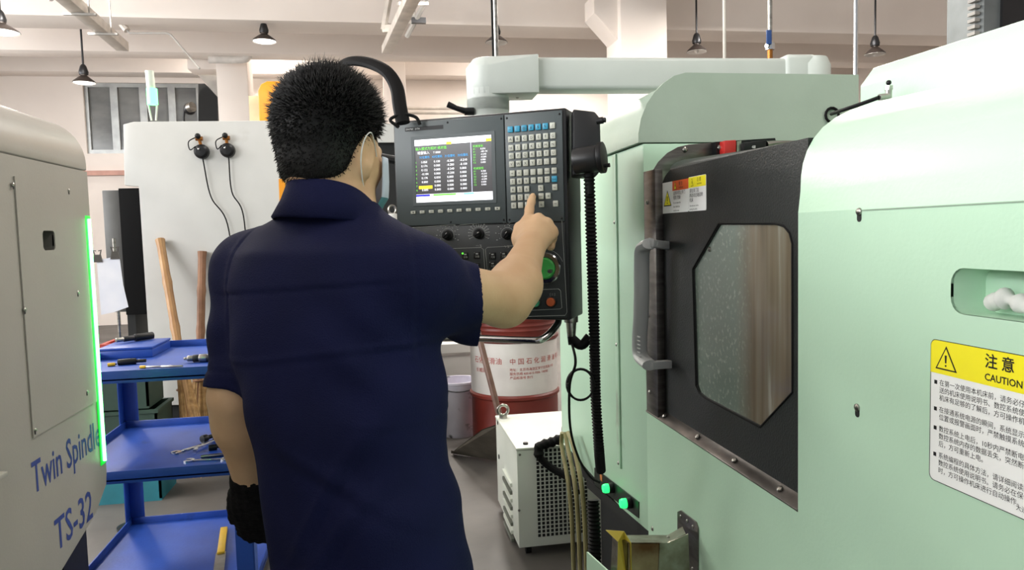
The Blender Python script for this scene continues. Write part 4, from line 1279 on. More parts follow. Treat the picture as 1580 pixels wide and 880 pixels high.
MB().box((P(430, 230, Y=Yb).x, Yb + 0.02, P(500, 276, Y=Yb).z), (P(594, 230, Y=Yb).x, Yb + 0.05, P(500, 186, Y=Yb).z)).build('upper_panel', M_bk, bm2)
# orange cover that rises behind its top edge
oc = [P(x, y, Y=Yb + 0.5) for x, y in ((400, 190), (398, 140), (402, 130), (412, 125), (560, 125), (566, 132), (566, 190))]
MB().prism(oc, (0, 0.3, 0)).build('orange_cover', M_or, bm2, bevel=0.01)
MB().box((P(384, 160, Y=Yb + 0.6).x, Yb + 0.6, P(384, 188, Y=Yb + 0.6).z), (P(402, 160, Y=Yb + 0.6).x, Yb + 0.8, P(384, 148, Y=Yb + 0.6).z)).build('cream_box', mat('cream_paint', (228, 220, 186), 0.5), bm2)
# black cabinet to its left
bx = [P(x, y, Y=Yb + 0.15) for x, y in ((178, 290), (214, 288), (228, 486), (184, 488))]
cbk = thing('black_cabinet', 'tall black control cabinet left of the white enclosure', 'cabinet', (bx[0].x, Yb + 0.5, 0))
MB().box((bx[0].x, Yb + 0.2, bx[2].z), (P(222, 400, Y=Yb).x, Yb + 0.7, bx[0].z)).build('cabinet_body', mat('matt_black_paint', (9, 9, 10), 0.8, spec=0.15), cbk, bevel=0.004)
fx = P(150, 290, Y=Yb + 0.2).x
MB().box((fx + 0.02, Yb + 0.22, bx[2].z + 0.02), (bx[0].x - 0.002, Yb + 0.26, bx[0].z - 0.01)).build('cabinet_door', mat('smoked_grey', (92, 92, 90), 0.4), cbk, bevel=0.004)
for k in (0.1, 0.38):
    MB().box((fx + k, Yb + 0.3, 0), (fx + k + 0.05, Yb + 0.6, bx[2].z)).build('leg', M_dark, cbk)
# two black pressure switches with hanging wires
for i, (kx, ky, hx_, hy_, ex, ey) in enumerate(((311, 234, 307, 214, 362, 390), (351, 232, 349, 213, 380, 372))):
    c = P(kx, ky, Y=Yb - 0.02)
    t = thing('round_gauge', ['left', 'right'][i] + ' one of two round black gauges on the white enclosure', 'gauge', c, 'gauges on the white enclosure')
    MB().lathe([(0, 0.03), (0.03, 0.028), (0.044, 0.015), (0.046, 0.0), (0.046, -0.018), (0.0, -0.018)], 24, c, (0, -1, 0)).build('dial_body', M_black, t)
    MB().ball(c + Vector((-0.01, -0.03, 0.012)), 0.008, 8, 6).build('glass_glint', M_chrome, t)
    k2 = P(hx_, hy_, Y=Yb - 0.025)
    MB().cyl(c + Vector((0, 0, 0.03)), k2, 0.010, n=10).cyl(k2 - Vector((0.02, 0, 0)), k2 + Vector((0.022, 0, 0.0)), 0.014, n=10).build('valve', mat('brass', (170, 110, 50), 0.35, 0.8), t)
    MB().ball(k2 + Vector((-0.004, -0.014, 0.014)), 0.018, 10, 8).build('valve_knob', M_black, t)
    MB().tube(bez([k2 + Vector((-0.01, -0.01, 0.01)), k2 + Vector((-0.06, -0.01, -0.02)), k2 + Vector((-0.055, -0.008, -0.07)), c + Vector((-0.03, -0.02, 0.03))], 18), 0.0035, 6).build('pigtail', M_rubber, t)
    e_ = P(ex, ey, Y=Yb - 0.02)
    w0 = c + Vector((0.005, 0, -0.045))
    MB().tube(bez([w0, w0.lerp(e_, 0.35) + Vector((-0.02, 0, -0.03)), w0.lerp(e_, 0.7) + Vector((0.015, 0, 0)), e_ - Vector((0, 0, 0.3))], 24), 0.0042, 6).build('hanging_wire', M_rubber, t)
# stack light on the enclosure
c = P(237, 186, Y=Yb + 0.1)
sl = thing('signal_tower', 'slim signal tower with lit green lamp on the white enclosure', 'signal light', c)
M_clear = mat('frosted_plastic', (226, 236, 222), 0.3)
MB().tube([c + Vector((-0.012, 0, 0)), c + Vector((-0.026, 0, 0.10))], 0.006, 8).build('bracket', M_clear, sl)
MB().tube([c + Vector((0.014, 0, 0)), c + Vector((0.026, 0, 0.10))], 0.006, 8).build('bracket', M_clear, sl)
MB().cyl(c + Vector((0, 0, 0.10)), c + Vector((0, 0, 0.20)), 0.032).build('lamp_lens', mat('lit_green_lamp', (60, 255, 110), 0.3, emit=(90, 255, 130), estr=5), sl, label='lit green lens')
MB().cyl(c + Vector((-0.004, 0, 0.20)), c + Vector((-0.008, 0, 0.31)), 0.026).build('upper_lens', M_clear, sl)
# floodlight and dark sloping chute in the distance
c = P(293, 168, Y=9.0)
fl = thing('floodlight', 'small dark floodlight in front of the far window', 'floodlight', c)
MB().ball(c, 0.07, 12, 8).build('lamp_head', M_black, fl)
MB().cyl(c + Vector((0, -0.05, 0)), c + Vector((0.05, -0.08, 0.01)), 0.05, 0.055).build('reflector', M_steel, fl)
MB().tube([c + Vector((-0.06, 0, 0)), c + Vector((-0.07, 0, -0.1)), Vector((c.x - 0.07, c.y, 0))], 0.012, 8).build('stand', M_black, fl)
sd_ = [P(x, y, Y=10.6) for x, y in ((298, 108), (384, 108), (392, 160), (388, 168), (338, 150))]
duct = thing('sloping_duct', 'grey sloping sheet-metal duct in front of the far column', 'duct', P(340, 160, Y=12.5))
M_duct = mat('duct_grey', (172, 168, 162), 0.5)
MB().prism([P(x, y, Y=12.45) for x, y in ((299, 108), (340, 106), (388, 160), (388, 166), (336, 150))], (0, 0.9, 0)).build('duct_body', M_duct, duct)
MB().prism([P(x, y, Y=13.4) for x, y in ((306, 129), (316, 129), (336, 150), (336, 190), (306, 190))], (0, 0.58, 0)).build('duct_mouth', M_dark, duct)
# second dark machine and motor right of the man
c0, c1 = P(590, 216, Y=4.6), P(640, 300, Y=4.6)
dm_ = thing('grey_machine', 'dark grey machine cabinet glimpsed between the man and the panel', 'machine', (c0.x + 0.3, 4.9, 0))
MB().box((c0.x - 0.05, 4.75, 0.7), (c0.x + 0.3, 4.95, c0.z)).build('dark_panel', M_dark, dm_)
MB().box((c0.x - 0.05, 4.72, c0.z), (c0.x + 0.3, 4.95, P(600, 190, Y=4.7).z)).build('white_cap', M_bk, dm_)
MB().box((c0.x + 0.0, 4.60, 0.45), (c0.x + 0.3, 4.74, P(600, 345, Y=4.65).z)).build('motor_box', M_bk, dm_)
q = P(606, 345, Y=4.66)
MB().cyl(q - Vector((0, 0, 0.04)), q + Vector((0, 0, 0.06)), 0.035).build('motor_cap', M_bk, dm_, bevel=0.006)
MB().tube([q + Vector((0.022 * math.cos(t), 0, 0.085 + 0.026 * math.sin(t))) for t in [2 * math.pi * i / 16 for i in range(16)]], 0.008, 8, closed=True).build('eye_bolt', M_steel, dm_)
MB().box((c0.x + 0.0, 4.6, 0.0), (c0.x + 0.3, 4.95, 0.44)).build('plinth', M_dark, dm_)

# paper on a clip stand
c = P(172, 440, Y=3.9)
cs_ = thing('paper_stand', 'white paper sheet clipped to a thin stand beside the green strip', 'paper stand', (c.x, c.y, 0))
pp = [P(x, y, Y=3.9) for x, y in ((149, 402), (184, 395), (190, 440), (198, 474), (176, 482), (156, 486))]
MB().prism(pp, (0, 0.002, 0)).build('paper_sheet', mat('paper', (238, 238, 242), 0.7, c2=(226, 228, 236), scale=9), cs_, smooth=0)
for px, py in ((150, 397), (177, 392)):
    q = P(px, py, Y=3.895)
    MB().prism([q + Vector((-0.022, 0, -0.025)), q + Vector((0.022, 0, -0.025)), q + Vector((0.014, 0, 0.012)), q + Vector((-0.014, 0, 0.012))], (0, 0.01, 0)).tube([q + Vector((-0.012, 0.004, 0.01)), q + Vector((-0.018, 0.004, 0.035)), q + Vector((-0.006, 0.004, 0.03))], 0.003, 6).tube([q + Vector((0.012, 0.004, 0.01)), q + Vector((0.018, 0.004, 0.035)), q + Vector((0.006, 0.004, 0.03))], 0.003, 6).build('clip', mat('clip_grey', (96, 92, 86), 0.4, 0.6), cs_)
q = P(182, 478, Y=3.91)
MB().tube([Vector((q.x, 3.915, 0.02)), Vector((q.x, 3.915, q.z + 0.35))], 0.008, 8).build('stand_pole', M_steel, cs_)
MB().lathe([(0.07, 0), (0.07, 0.012), (0.02, 0.022), (0, 0.022)], 20, (q.x, 3.915, 0)).build('stand_foot', M_tool, cs_)

# bamboo brooms leaning on the enclosure
M_bam = mat('bamboo', (176, 138, 92), 0.5, c2=(146, 106, 66), scale=14, stretch=(1, 1, 0.4))
M_bam2 = mat('brown_pole', (152, 112, 84), 0.5, c2=(122, 84, 60), scale=10)
M_bris = mat('broom_straw', (188, 150, 98), 0.7, c2=(140, 104, 62), scale=30)


def broom(label, px0, py0, px1, py1, m, back=0.30):
    a = P(px0, py0, Y=Yb - 0.03)
    b = P(px1, py1, Y=Yb - back)
    t = thing('bamboo_broom', label, 'broom', (b.x, b.y, 0), 'brooms leaning on the enclosure')
    d_ = (b - a).normalized()
    end = a + d_ * ((a.z - 0.12) / -d_.z)
    ps = [a.lerp(end, i / 30) for i in range(31)]
    rs = [0.025 + (0.004 if i % 6 == 0 else 0) for i in range(31)]
    MB().tube(ps, rs, 10).build('handle', m, t)
    s0 = a + d_ * ((a.z - 0.62) / -d_.z)
    br = MB()
    for i in range(40):
        q = 2 * math.pi * i * 0.618
        rr = 0.03 * math.sqrt(i / 40)
        o1 = Vector((math.cos(q), math.sin(q) * 0.5, 0))
        br.tube([s0 + o1 * rr, s0 + d_ * 0.3 + o1 * rr * 2.0, s0 + d_ * 0.58 + o1 * rr * 3], [0.010, 0.008, 0.004], 5)
    br.build('straw_head', M_bris, t, kind='stuff')
    MB().tube([s0 + Vector((0.042 * math.cos(k), 0.035 * math.sin(k), -0.06)) for k in [2 * math.pi * i / 14 for i in range(14)]], 0.006, 6, closed=True).build('binding', M_bam2, t)


broom('light bamboo broom leaning left on the white enclosure', 247, 370, 288, 610, M_bam, 0.45)
broom('brown handled broom leaning upright on the white enclosure', 312, 388, 308, 600, M_bam2, 0.14)
# junk on the floor behind the trolley
M_cr1 = mat('dark_green_crate', (46, 70, 58), 0.6)
M_cr2 = mat('teal_crate', (40, 126, 140), 0.55)
M_cr3 = mat('red_crate', (176, 60, 44), 0.55)


def crate(label, x0, y0, z0, w, dp, h, m, nm='storage_crate'):
    t = thing(nm, label, 'crate', (x0 + w / 2, y0 + dp / 2, z0))
    MB().box((x0, y0, z0), (x0 + w, y0 + dp, z0 + 0.012)).build('crate_floor', m, t)
    for i, (a, b) in enumerate((((x0, y0), (x0 + w, y0 + 0.012)), ((x0, y0 + dp - 0.012), (x0 + w, y0 + dp)), ((x0, y0), (x0 + 0.012, y0 + dp)), ((x0 + w - 0.012, y0), (x0 + w, y0 + dp)))):
        MB().box((a[0], a[1], z0 + 0.012), (b[0], b[1], z0 + h)).build('crate_side', m, t)
    MB().plate([(x0 - 0.01, y0 - 0.01, z0 + h), (x0 + w + 0.01, y0 - 0.01, z0 + h), (x0 + w + 0.01, y0 + dp + 0.01, z0 + h), (x0 - 0.01, y0 + dp + 0.01, z0 + h)],
               [[(x0 + 0.012, y0 + 0.012, z0 + h), (x0 + w - 0.012, y0 + 0.012, z0 + h), (x0 + w - 0.012, y0 + dp - 0.012, z0 + h), (x0 + 0.012, y0 + dp - 0.012, z0 + h)]], (0, 0, 0.018)).build('crate_rim', m, t)
    return t


q = P(150, 640, Y=4.35)
crate('teal plastic crate on floor behind the trolley', q.x - 0.1, 4.30, 0.0, 0.42, 0.3, 0.25, M_cr2)
crate('lower dark green crate stacked directly on the teal crate', q.x - 0.1, 4.30, 0.275, 0.42, 0.3, 0.22, M_cr1)
crate('upper dark green crate directly under the small red crate', q.x - 0.12, 4.31, 0.52, 0.40, 0.28, 0.22, M_cr1)
crate('small red crate on top of the dark green stack', q.x + 0.05, 4.34, 0.765, 0.2, 0.2, 0.10, M_cr3)

# ------------------------------------------------------------------ chiller, drum and floor things in the middle
Yc = 3.12
M_ch = mat('cream_white_cabinet', (226, 230, 220), 0.42, c2=(216, 221, 210), scale=4, wear=((150, 146, 130), 7.0, 0.70))
c = P(797, 692, Y=Yc)
cx0, czt = c.x, c.z
cyb = 3.72
chl = thing('oil_chiller', 'white vented chiller cabinet standing beside the green lathe', 'chiller', (cx0 + 0.2, 3.4, 0))
MB().box((cx0, Yc, 0.045), (cx0 + 0.42, cyb, czt - 0.012)).build('cabinet_body', M_ch, chl, bevel=0.004)
MB().box((cx0 - 0.003, Yc - 0.003, czt - 0.012), (cx0 + 0.423, cyb + 0.003, czt)).build('lid', M_ch, chl, bevel=0.004)
gx0, gx1 = P(826, 700, Y=Yc).x, P(886, 700, Y=Yc).x
gz1, gz0 = P(850, 692, Y=Yc).z, P(850, 828, Y=Yc).z
sm = MB()
nc, nr = 12, 22
for i in range(nc):
    for j in range(nr):
        x = gx0 + (gx1 + 0.06 - gx0) * (i + 0.5) / nc
        z = gz0 + (gz1 - gz0) * (j + 0.5) / nr
        sm.cbox((x, Yc - 0.0004, z), ((gx1 + 0.06 - gx0) / nc * 0.62, 0.002, (gz1 - gz0) / nr * 0.7))
sm.build('vent_slots', M_dark, chl, smooth=0, kind='stuff')
for px, py in ((802, 702), (801, 788), (801, 872)):
    screw(P(px, py, Y=Yc - 0.001), (0, -1, 0), chl, 0.006)
for i in range(9):
    z = P(783, 735 + i * 11, X=cx0).z
    MB().beam((cx0 - 0.004, Yc + 0.14, z), (cx0 - 0.004, Yc + 0.36, z + 0.0), 0.014, 0.016).build('louver', mat('louver_shadow', (120, 124, 114), 0.5) if i % 2 else M_ch, chl)
for px, py in ((768, 652), (770, 705)):
    MB().cyl(P(px, py, X=cx0 - 0.001), P(px, py, X=cx0 - 0.001) - Vector((0.002, 0, 0)), 0.012, n=12).build('knockout', M_dark, chl)
q = P(766, 632, Y=cyb - 0.05)
eb = Vector((cx0 + 0.03, cyb - 0.06, czt))
MB().cyl(eb, eb + Vector((0, 0, 0.015)), 0.02).tube([eb + Vector((0.026 * math.cos(t), 0, 0.04 + 0.026 * math.sin(t))) for t in [2 * math.pi * i / 18 for i in range(18)]], 0.008, 8, closed=True).build('eye_bolt', M_steel, chl)
eb = Vector((cx0 + 0.05, Yc + 0.05, czt))
MB().cyl(eb, eb + Vector((0, 0, 0.008)), 0.012, n=12).build('lid_plug', M_tool, chl)
for cx_, cy_ in ((cx0 + 0.05, Yc + 0.05), (cx0 + 0.37, Yc + 0.05), (cx0 + 0.05, cyb - 0.05), (cx0 + 0.37, cyb - 0.05)):
    w_ = MB().cyl((cx_ - 0.012, cy_, 0.02), (cx_ + 0.012, cy_, 0.02), 0.02, n=16).build('caster', M_rubber, chl)
    MB().box((cx_ - 0.02, cy_ - 0.02, 0.036), (cx_ + 0.02, cy_ + 0.02, 0.045)).build('caster_plate', M_steel, w_)
# hoses in front of the chiller
hs = [P(870, 676, Y=3.06), P(850, 683, Y=3.09), P(832, 690, Y=3.094), P(832, 706, Y=3.09), P(850, 722, Y=3.08), P(880, 740, Y=3.03)]
ho = thing('coolant_hose', 'black hose with ribbed wrap bending over the vents of chiller', 'hose', hs[2])
ribbed(hs[:4], 0.024, 0.03, 0.006, 12).build('wrapped_end', M_rubber, ho)
MB().tube(bez(hs[3:] + [P(892, 760, Y=2.96)], 24), 0.016, 10).build('plain_end', M_rubber, ho)
M_cl = mat('yellowed_tubing', (158, 150, 106), 0.3, c2=(120, 112, 74), scale=8)
for i, (lb, dx) in enumerate((('leftmost', -9), ('middle', 0), ('rightmost', 9))):
    ps = [P(872 + dx * 0.5, 668, X=0.655), P(876 + dx, 690, X=0.655), P(886 + dx * 1.1, 740, X=0.65), P(892 + dx * 1.1, 800, X=0.65), P(896 + dx * 1.1, 900, X=0.65)]
    MB().tube(bez(ps, 24), 0.0085, 8).build('drain_tube', M_cl, label=lb + ' of three yellowed plastic tubes hanging by chiller', cat='tube', group='yellowed drain tubes')
q = P(868, 664, Y=2.93)
cl_ = thing('pipe_clamp', 'dark valve body where yellowed tubes leave the green lathe', 'valve', q)
MB().cyl(q, q + Vector((0.03, 0, -0.002)), 0.022, n=14).build('valve_body', M_tool, cl_, bevel=0.003)
MB().cyl(q + Vector((0.006, -0.02, 0.01)), q + Vector((0.006, -0.034, 0.012)), 0.012, n=10).build('valve_nut', M_black, cl_)

# drum
dc = P(793, 560, d=4.98)
dc.z = 0
M_red = mat('oxide_red_drum', (122, 44, 34), 0.42, c2=(100, 34, 27), scale=4, wear=((90, 50, 44), 6, 0.68))
M_dw = mat('drum_white', (228, 224, 220), 0.45, c2=(214, 208, 204), scale=5, wear=((176, 150, 140), 7, 0.68))
dr = thing('oil_drum', 'oxide red oil drum with white lettered middle band', 'drum', dc)
R0 = 0.29
zw1, zw0 = P(793, 530, d=4.72).z, P(793, 612, d=4.70).z


def bead(z):
    return [(R0, z - 0.02), (R0 + 0.012, z - 0.008), (R0 + 0.012, z + 0.008), (R0, z + 0.02)]


MB().lathe([(0, 0.01), (R0 - 0.005, 0.01), (R0 + 0.006, 0.0), (R0 + 0.006, 0.02), (R0, 0.03), (R0, zw0 - 0.05)] + bead(zw0 - 0.02) + [(R0, zw0)], 48, dc).build('lower_shell', M_red, dr)
MB().lathe([(R0, zw0)] + [(R0 + 0.001, zw0 + 0.001), (R0 + 0.001, zw1 - 0.001)] + [(R0, zw1)], 48, dc).build('white_band', M_dw, dr, label='white band with red lettering')
up = [(R0, zw1)] + bead(zw1 + 0.02) + [(R0, 0.78)]
for k in range(3):
    up += [(R0, zw1 + 0.07 + 0.03 * k), (R0 + 0.006, zw1 + 0.08 + 0.03 * k), (R0, zw1 + 0.09 + 0.03 * k)]
up = sorted(up, key=lambda p: p[1]) + [(R0, 0.86), (R0 + 0.006, 0.87), (R0 + 0.006, 0.885), (R0 - 0.006, 0.885), (R0 - 0.01, 0.87), (0, 0.87)]
MB().lathe(up, 48, dc).build('upper_shell', M_red, dr)
M_rp = mat('red_print', (190, 60, 50), 0.5)
fa = math.atan2(CAM.y - dc.y, CAM.x - dc.x)


def wrap(body, size, ang0, z, **kw):
    vs, fs = text_raw(body, size, **kw)
    R = R0 + 0.0022
    return [Vector((dc.x + R * math.cos(ang0 + p.x / R), dc.y + R * math.sin(ang0 + p.x / R), z + p.y)) for p in vs], fs


zm = zw0 + (zw1 - zw0) * 0.62
for s_, sz_, an_, z_ in [('中 国 石 化 润 滑 油 有 限', 0.042, -0.10, zm), ('石化润滑油', 0.046, -1.05, zm), ('长城润滑', 0.032, -1.0, zm - 0.06)] + [
        (s, 0.021, -0.10, zm - 0.045 - 0.026 * i) for i, s in enumerate(('地址：北京市海淀区安宁庄西路六号', '服务热线 400-810-9886 100085', '产品标准号 执行'))]:
    tmesh(MB().add(*wrap(s_, sz_, fa + an_, z_)), 'drum_lettering', M_rp, dr)
q = P(803, 508, d=4.7)
MB().prism([q + Vector((-0.012, 0, 0.03)), q + Vector((0.006, 0, 0.035)), q + Vector((0.014, 0, 0.0)), q + Vector((0.004, 0, -0.04)), q + Vector((-0.006, 0, -0.01))], (0, 0.002, 0)).build('paper_scrap', M_white, dr)
# second drum behind, pail, box, chute, leaning pole
dc2 = P(706, 590, d=5.3)
dc2.z = 0
pl2 = thing('paint_pail', 'white paint-smeared pail standing left of the red drum', 'pail', dc2)
zp = P(706, 592, d=5.15).z
M_pail = mat('smeared_pail', (222, 218, 230), 0.5, c2=(204, 200, 214), scale=8, wear=((50, 46, 50), 12, 0.6))
MB().lathe([(0, 0.005), (0.125, 0.005), (0.125, 0.0), (0.135, 0.02), (0.15, zp - 0.02), (0.156, zp - 0.015), (0.156, zp), (0.146, zp), (0.13, 0.03), (0, 0.03)], 28, dc2).build('pail_body', M_pail, pl2)
MB().tube([dc2 + Vector((0.158 * math.cos(t), 0.158 * math.sin(t), zp - 0.03 - 0.03 * math.sin(t) ** 2)) for t in [math.pi + math.pi * i / 16 for i in range(17)]], 0.004, 6).build('bail', M_tool, pl2)
q = P(708, 560, d=5.9)
wb = thing('white_box', 'off-white equipment box behind the smeared pail', 'box', (q.x, q.y, 0))
MB().box((q.x - 0.25, q.y, 0.0), (q.x + 0.12, q.y + 0.4, P(708, 530, d=5.9).z)).build('box_body', M_bk, wb, bevel=0.008)
MB().box((q.x - 0.26, q.y - 0.008, P(708, 548, d=5.9).z), (q.x + 0.13, q.y + 0.41, P(708, 544, d=5.9).z)).build('box_band', M_duct, wb)
ch_ = thing('chip_chute', 'dull grey sheet-metal chute lying on floor behind the chiller', 'chute', (P(735, 690, Z=0)))
ca = P(696, 700, Z=0.012)
cbq = P(770, 712, Z=0.012)
M_chu = mat('dull_galvanised', (122, 116, 104), 0.5, 0.5, c2=(90, 84, 74), scale=7)
cc_ = P(772, 655, d=4.1)
MB().add([ca, cbq, cc_, P(745, 664, d=4.3)], [(0, 1, 2, 3)]).add([ca + Vector((0.01, 0.03, 0)), cbq + Vector((0, 0.04, 0)), cc_ + Vector((0, 0.02, 0.0)), P(745, 664, d=4.3) + Vector((0, 0.02, 0))], [(3, 2, 1, 0)]).build('chute_plate', M_chu, ch_, smooth=0)
MB().prism([ca, cbq, cbq + Vector((0, 0, 0.02)), ca + Vector((0, 0, 0.02))], (0, 0.004, 0)).build('chute_edge', M_chu, ch_)
pa, pb = P(741, 527, d=4.2), P(767, 628, d=4.1)
dd_ = (pb - pa).normalized()
pe = pa + dd_ * ((pa.z - 0.0) / -dd_.z)
MB().tube([pa - dd_ * 0.1, pe], 0.018, 10).build('iron_pole', mat('rusty_brown_pole', (122, 92, 80), 0.5, c2=(96, 68, 58), scale=12), label='rusty brown iron pole leaning in front of the drum', cat='pole')

# ------------------------------------------------------------------ overhead
M_shade = mat('dark_shade', (60, 52, 48), 0.4, 0.3)
M_shin = mat('white_enamel', (235, 230, 224), 0.4)
M_lit = mat('lit_lamp_disc', (255, 255, 255), 0.4, emit=(255, 250, 240), estr=5.0)


def pendant(label, px, py, dd, r, lit, drop=1.2):
    c = P(px, py, d=dd)
    t = thing('pendant_lamp', label, 'lamp', c, 'dish pendant lamps')
    MB().lathe([(r, 0), (r * 0.92, 0.02), (r * 0.45, 0.07), (r * 0.28, 0.085), (r * 0.28, 0.10), (0, 0.10)], 28, c).build('shade', M_shade, t)
    MB().lathe([(r * 0.98, -0.004), (r * 0.9, 0.012), (r * 0.4, 0.058), (0, 0.06)], 28, c).build('shade_lining', M_shin, t)
    MB().lathe([(0, -0.012 if lit else 0.0), (r * 0.75, -0.006 if lit else 0.002), (r * 0.9, 0.004)] if lit else [(0, -0.02), (r * 0.22, 0.0), (r * 0.26, 0.05)], 24, c).build('bulb', M_lit if lit else M_shin, t)
    MB().lathe([(0.05, 0.10), (0.055, 0.13), (0.035, 0.20), (0.02, 0.22)], 16, c).build('socket', M_tool, t)
    MB().tube([c + Vector((0, 0, 0.21)), Vector((c.x, c.y, 5.4))], 0.012, 6).build('cord', M_tool, t)
    return t


pendant('lit dish pendant lamp at the upper left corner of photo', 2, 50, 7.5, 0.17, True)
pendant('lit dish pendant lamp hanging above the warm grey machine', 130, 128, 9.0, 0.13, True)
pendant('lit dish pendant lamp beside the far column', 408, 64, 8.8, 0.14, True)
pendant('unlit dish pendant lamp behind the pipe above swing arm', 766, 66, 8.9, 0.135, False)
pendant('unlit dish pendant lamp hanging right of the near column', 1075, 80, 8.9, 0.12, False)
pendant('unlit dish pendant lamp hanging above the green lathe cover', 1350, 84, 8.9, 0.12, False)
# the tube light rows that light the hall
for tx_, ty_, tz_, tp_ in TUBE_ROWS:
    t_ = thing('tube_light', 'white tube light fixture hung from the ceiling of the hall', 'lamp', (tx_, ty_, tz_), 'tube lights lighting the hall')
    MB().box((tx_ - 0.17, ty_ - 0.78, tz_ + 0.012), (tx_ + 0.17, ty_ + 0.78, tz_ + 0.07)).build('housing', M_shin, t_, bevel=0.008)
    for sx_ in (-0.08, 0.08):
        MB().cyl((tx_ + sx_, ty_ - 0.74, tz_ + 0.004), (tx_ + sx_, ty_ + 0.74, tz_ + 0.004), 0.008, n=10).build('tube', M_lit, t_)
    for sy_ in (-0.6, 0.6):
        MB().tube([(tx_, ty_ + sy_, tz_ + 0.07), (tx_, ty_ + sy_, 5.4)], 0.006, 6).build('hanger_rod', M_duct, t_)
# cable trunking and pipes
M_tray = mat('pale_trunking', (216, 208, 198), 0.5)
t0, t1 = P(88, -16, d=6.3), P(189, 72, d=8.3)
ct = thing('cable_trunking', 'pale cable trunking ending in mid air at upper left', 'trunking', t1)
MB().beam(t0, t1, 0.13, 0.10).build('trunk', M_tray, ct, bevel=0.006)
MB().beam(t0 + Vector((0.1, 0, 0.05)), t1 + Vector((-0.25, -1.2, 0.14)), 0.03, 0.03).build('side_conduit', M_duct, ct)
for k in (0.25, 0.6):
    c = t0.lerp(t1, k)
    MB().beam(c + Vector((-0.12, 0, -0.065)), c + Vector((0.16, 0, -0.065)), 0.03, 0.02).build('strut', M_duct, ct)
    MB().tube([c + Vector((0.1, 0, -0.06)), Vector((c.x + 0.1, c.y, 5.4))], 0.008, 6).build('hanger_rod', M_duct, ct)
pp_ = [P(x, y, d=8.7) for x, y in ((150, -10), (196, 47), (200, 51), (258, 51), (264, 54), (308, 106))]
cp = thing('ceiling_conduit', 'thin grey conduit zigzagging from the ceiling to the duct', 'conduit', pp_[0])
MB().tube(pp_[:2], 0.04, 8).build('upper_run', M_tray, cp)
MB().tube(pp_[1:], 0.012, 8).build('lower_run', M_duct, cp)
MB().cbox(P(165, 16, d=8.5), (0.12, 0.08, 0.1)).tube([P(165, 20, d=8.5), P(180, 22, d=8.5), P(180, 10, d=8.5)], 0.02, 8).build('junction_box', M_tool, cp)
wp_ = [P(x, y, Y=11.6) for x, y in ((322, 92), (372, 92), (382, 88), (384, 78), (383, 40))]
ww = thing('waste_pipe', 'white waste pipe elbow running round the top of the far column', 'pipe', wp_[0])
MB().tube(bez(wp_, 30), 0.055, 14).build('pipe_run', M_shin, ww)
for px, py in ((383, 70),):
    c = P(px, py, Y=11.6)
    MB().cyl(c - Vector((0, 0, 0.03)), c + Vector((0, 0, 0.03)), 0.085, n=14).build('flange', M_duct, ww)
a0_, a1_ = P(597, 77, d=8.6), P(640, -12, d=6.2)
tr2 = thing('angled_trunking', 'pale trunking with strut bracket hanging above the man', 'trunking', a0_)
MB().beam(a0_, a1_, 0.12, 0.09).build('trunk', M_tray, tr2, bevel=0.006)
b0_ = P(592, 46, d=8.5)
MB().beam(b0_ + Vector((0.0, 0, 0)), P(602, -10, d=8.6), 0.05, 0.05).build('strut', M_tray, tr2)
MB().beam(P(590, 45, d=8.5), P(604, 44, d=8.5), 0.05, 0.08).build('clip', M_tray, tr2)
MB().tube([P(628, 56, d=8.5), P(642, 30, d=8.3), P(662, -8, d=8.0)], 0.03, 8).build('side_pipe', M_duct, tr2)
MB().tube([P(637, -8, d=8.4), P(637, 30, d=8.4)], 0.03, 8).build('drop_pipe', M_duct, tr2)
MB().cbox(P(646, 32, d=8.3), (0.16, 0.06, 0.06)).build('bracket', M_tool, tr2)
MB().beam(P(614, 6, d=7.4), P(660, 6, d=7.6), 0.03, 0.03).build('cross_bar', M_tray, tr2)
# thin horizontal pipes on the far wall
for i, (py, r_) in enumerate(((167, 0.03), (174, 0.03))):
    a_ = P(603, py, Y=13.5)
    b_ = P(730, py + 1, Y=13.5)
    MB().tube([a_, Vector((b_.x, 13.5, a_.z))], r_, 8).build('wall_pipe', M_tray, label=('upper' if i == 0 else 'lower') + ' of two thin pipes along the far wall', cat='pipe', group='far wall pipes')
# drop pipes to the machines
e_top = Vector((e0.x, e0.y, ztop))
q = P(765, 60, d=DA)
dp = thing('air_drop_pipe', 'grey pipe dropping from the ceiling onto the swing arm elbow', 'pipe', Vector((q.x, q.y, ztop)))
MB().tube([Vector((q.x, q.y, ztop - 0.004)), Vector((q.x, q.y, 5.4))], 0.0072, 10).build('pipe_run', M_steel, dp)
MB().tube([Vector((q.x - 0.009, q.y, ztop - 0.004)), Vector((q.x - 0.009, q.y, 5.4))], 0.0028, 8).build('cable', M_rubber, dp)
q = P(1118, 92, Y=2.5)
MB().tube([Vector((q.x, q.y, hz - 0.002)), Vector((q.x, q.y, 5.4))], 0.006, 8).build('drop_conduit', M_tray, label='thin cream conduit dropping behind the middle of swing arm', cat='conduit')
q = P(1188, 88, Y=2.55)
va = thing('valve_pipe', 'steel air pipe with blue lever valve above the swing arm', 'pipe', Vector((q.x, q.y, hz)))
MB().tube([Vector((q.x, q.y, hz)), Vector((q.x, q.y, P(1188, 66, Y=2.55).z))], 0.010, 12).build('brass_tail', MATS['brass'], va)
zv = P(1188, 72, Y=2.55).z
MB().cyl((q.x, q.y, zv - 0.012), (q.x, q.y, zv + 0.012), 0.017, n=8).cyl((q.x - 0.02, q.y - 0.012, zv), (q.x, q.y, zv), 0.008, n=8).build('valve_body', M_chrome, va)
MB().tube([(q.x, q.y, zv + 0.01), (q.x, q.y, 5.4)], 0.0085, 12).build('pipe_run', M_steel, va)
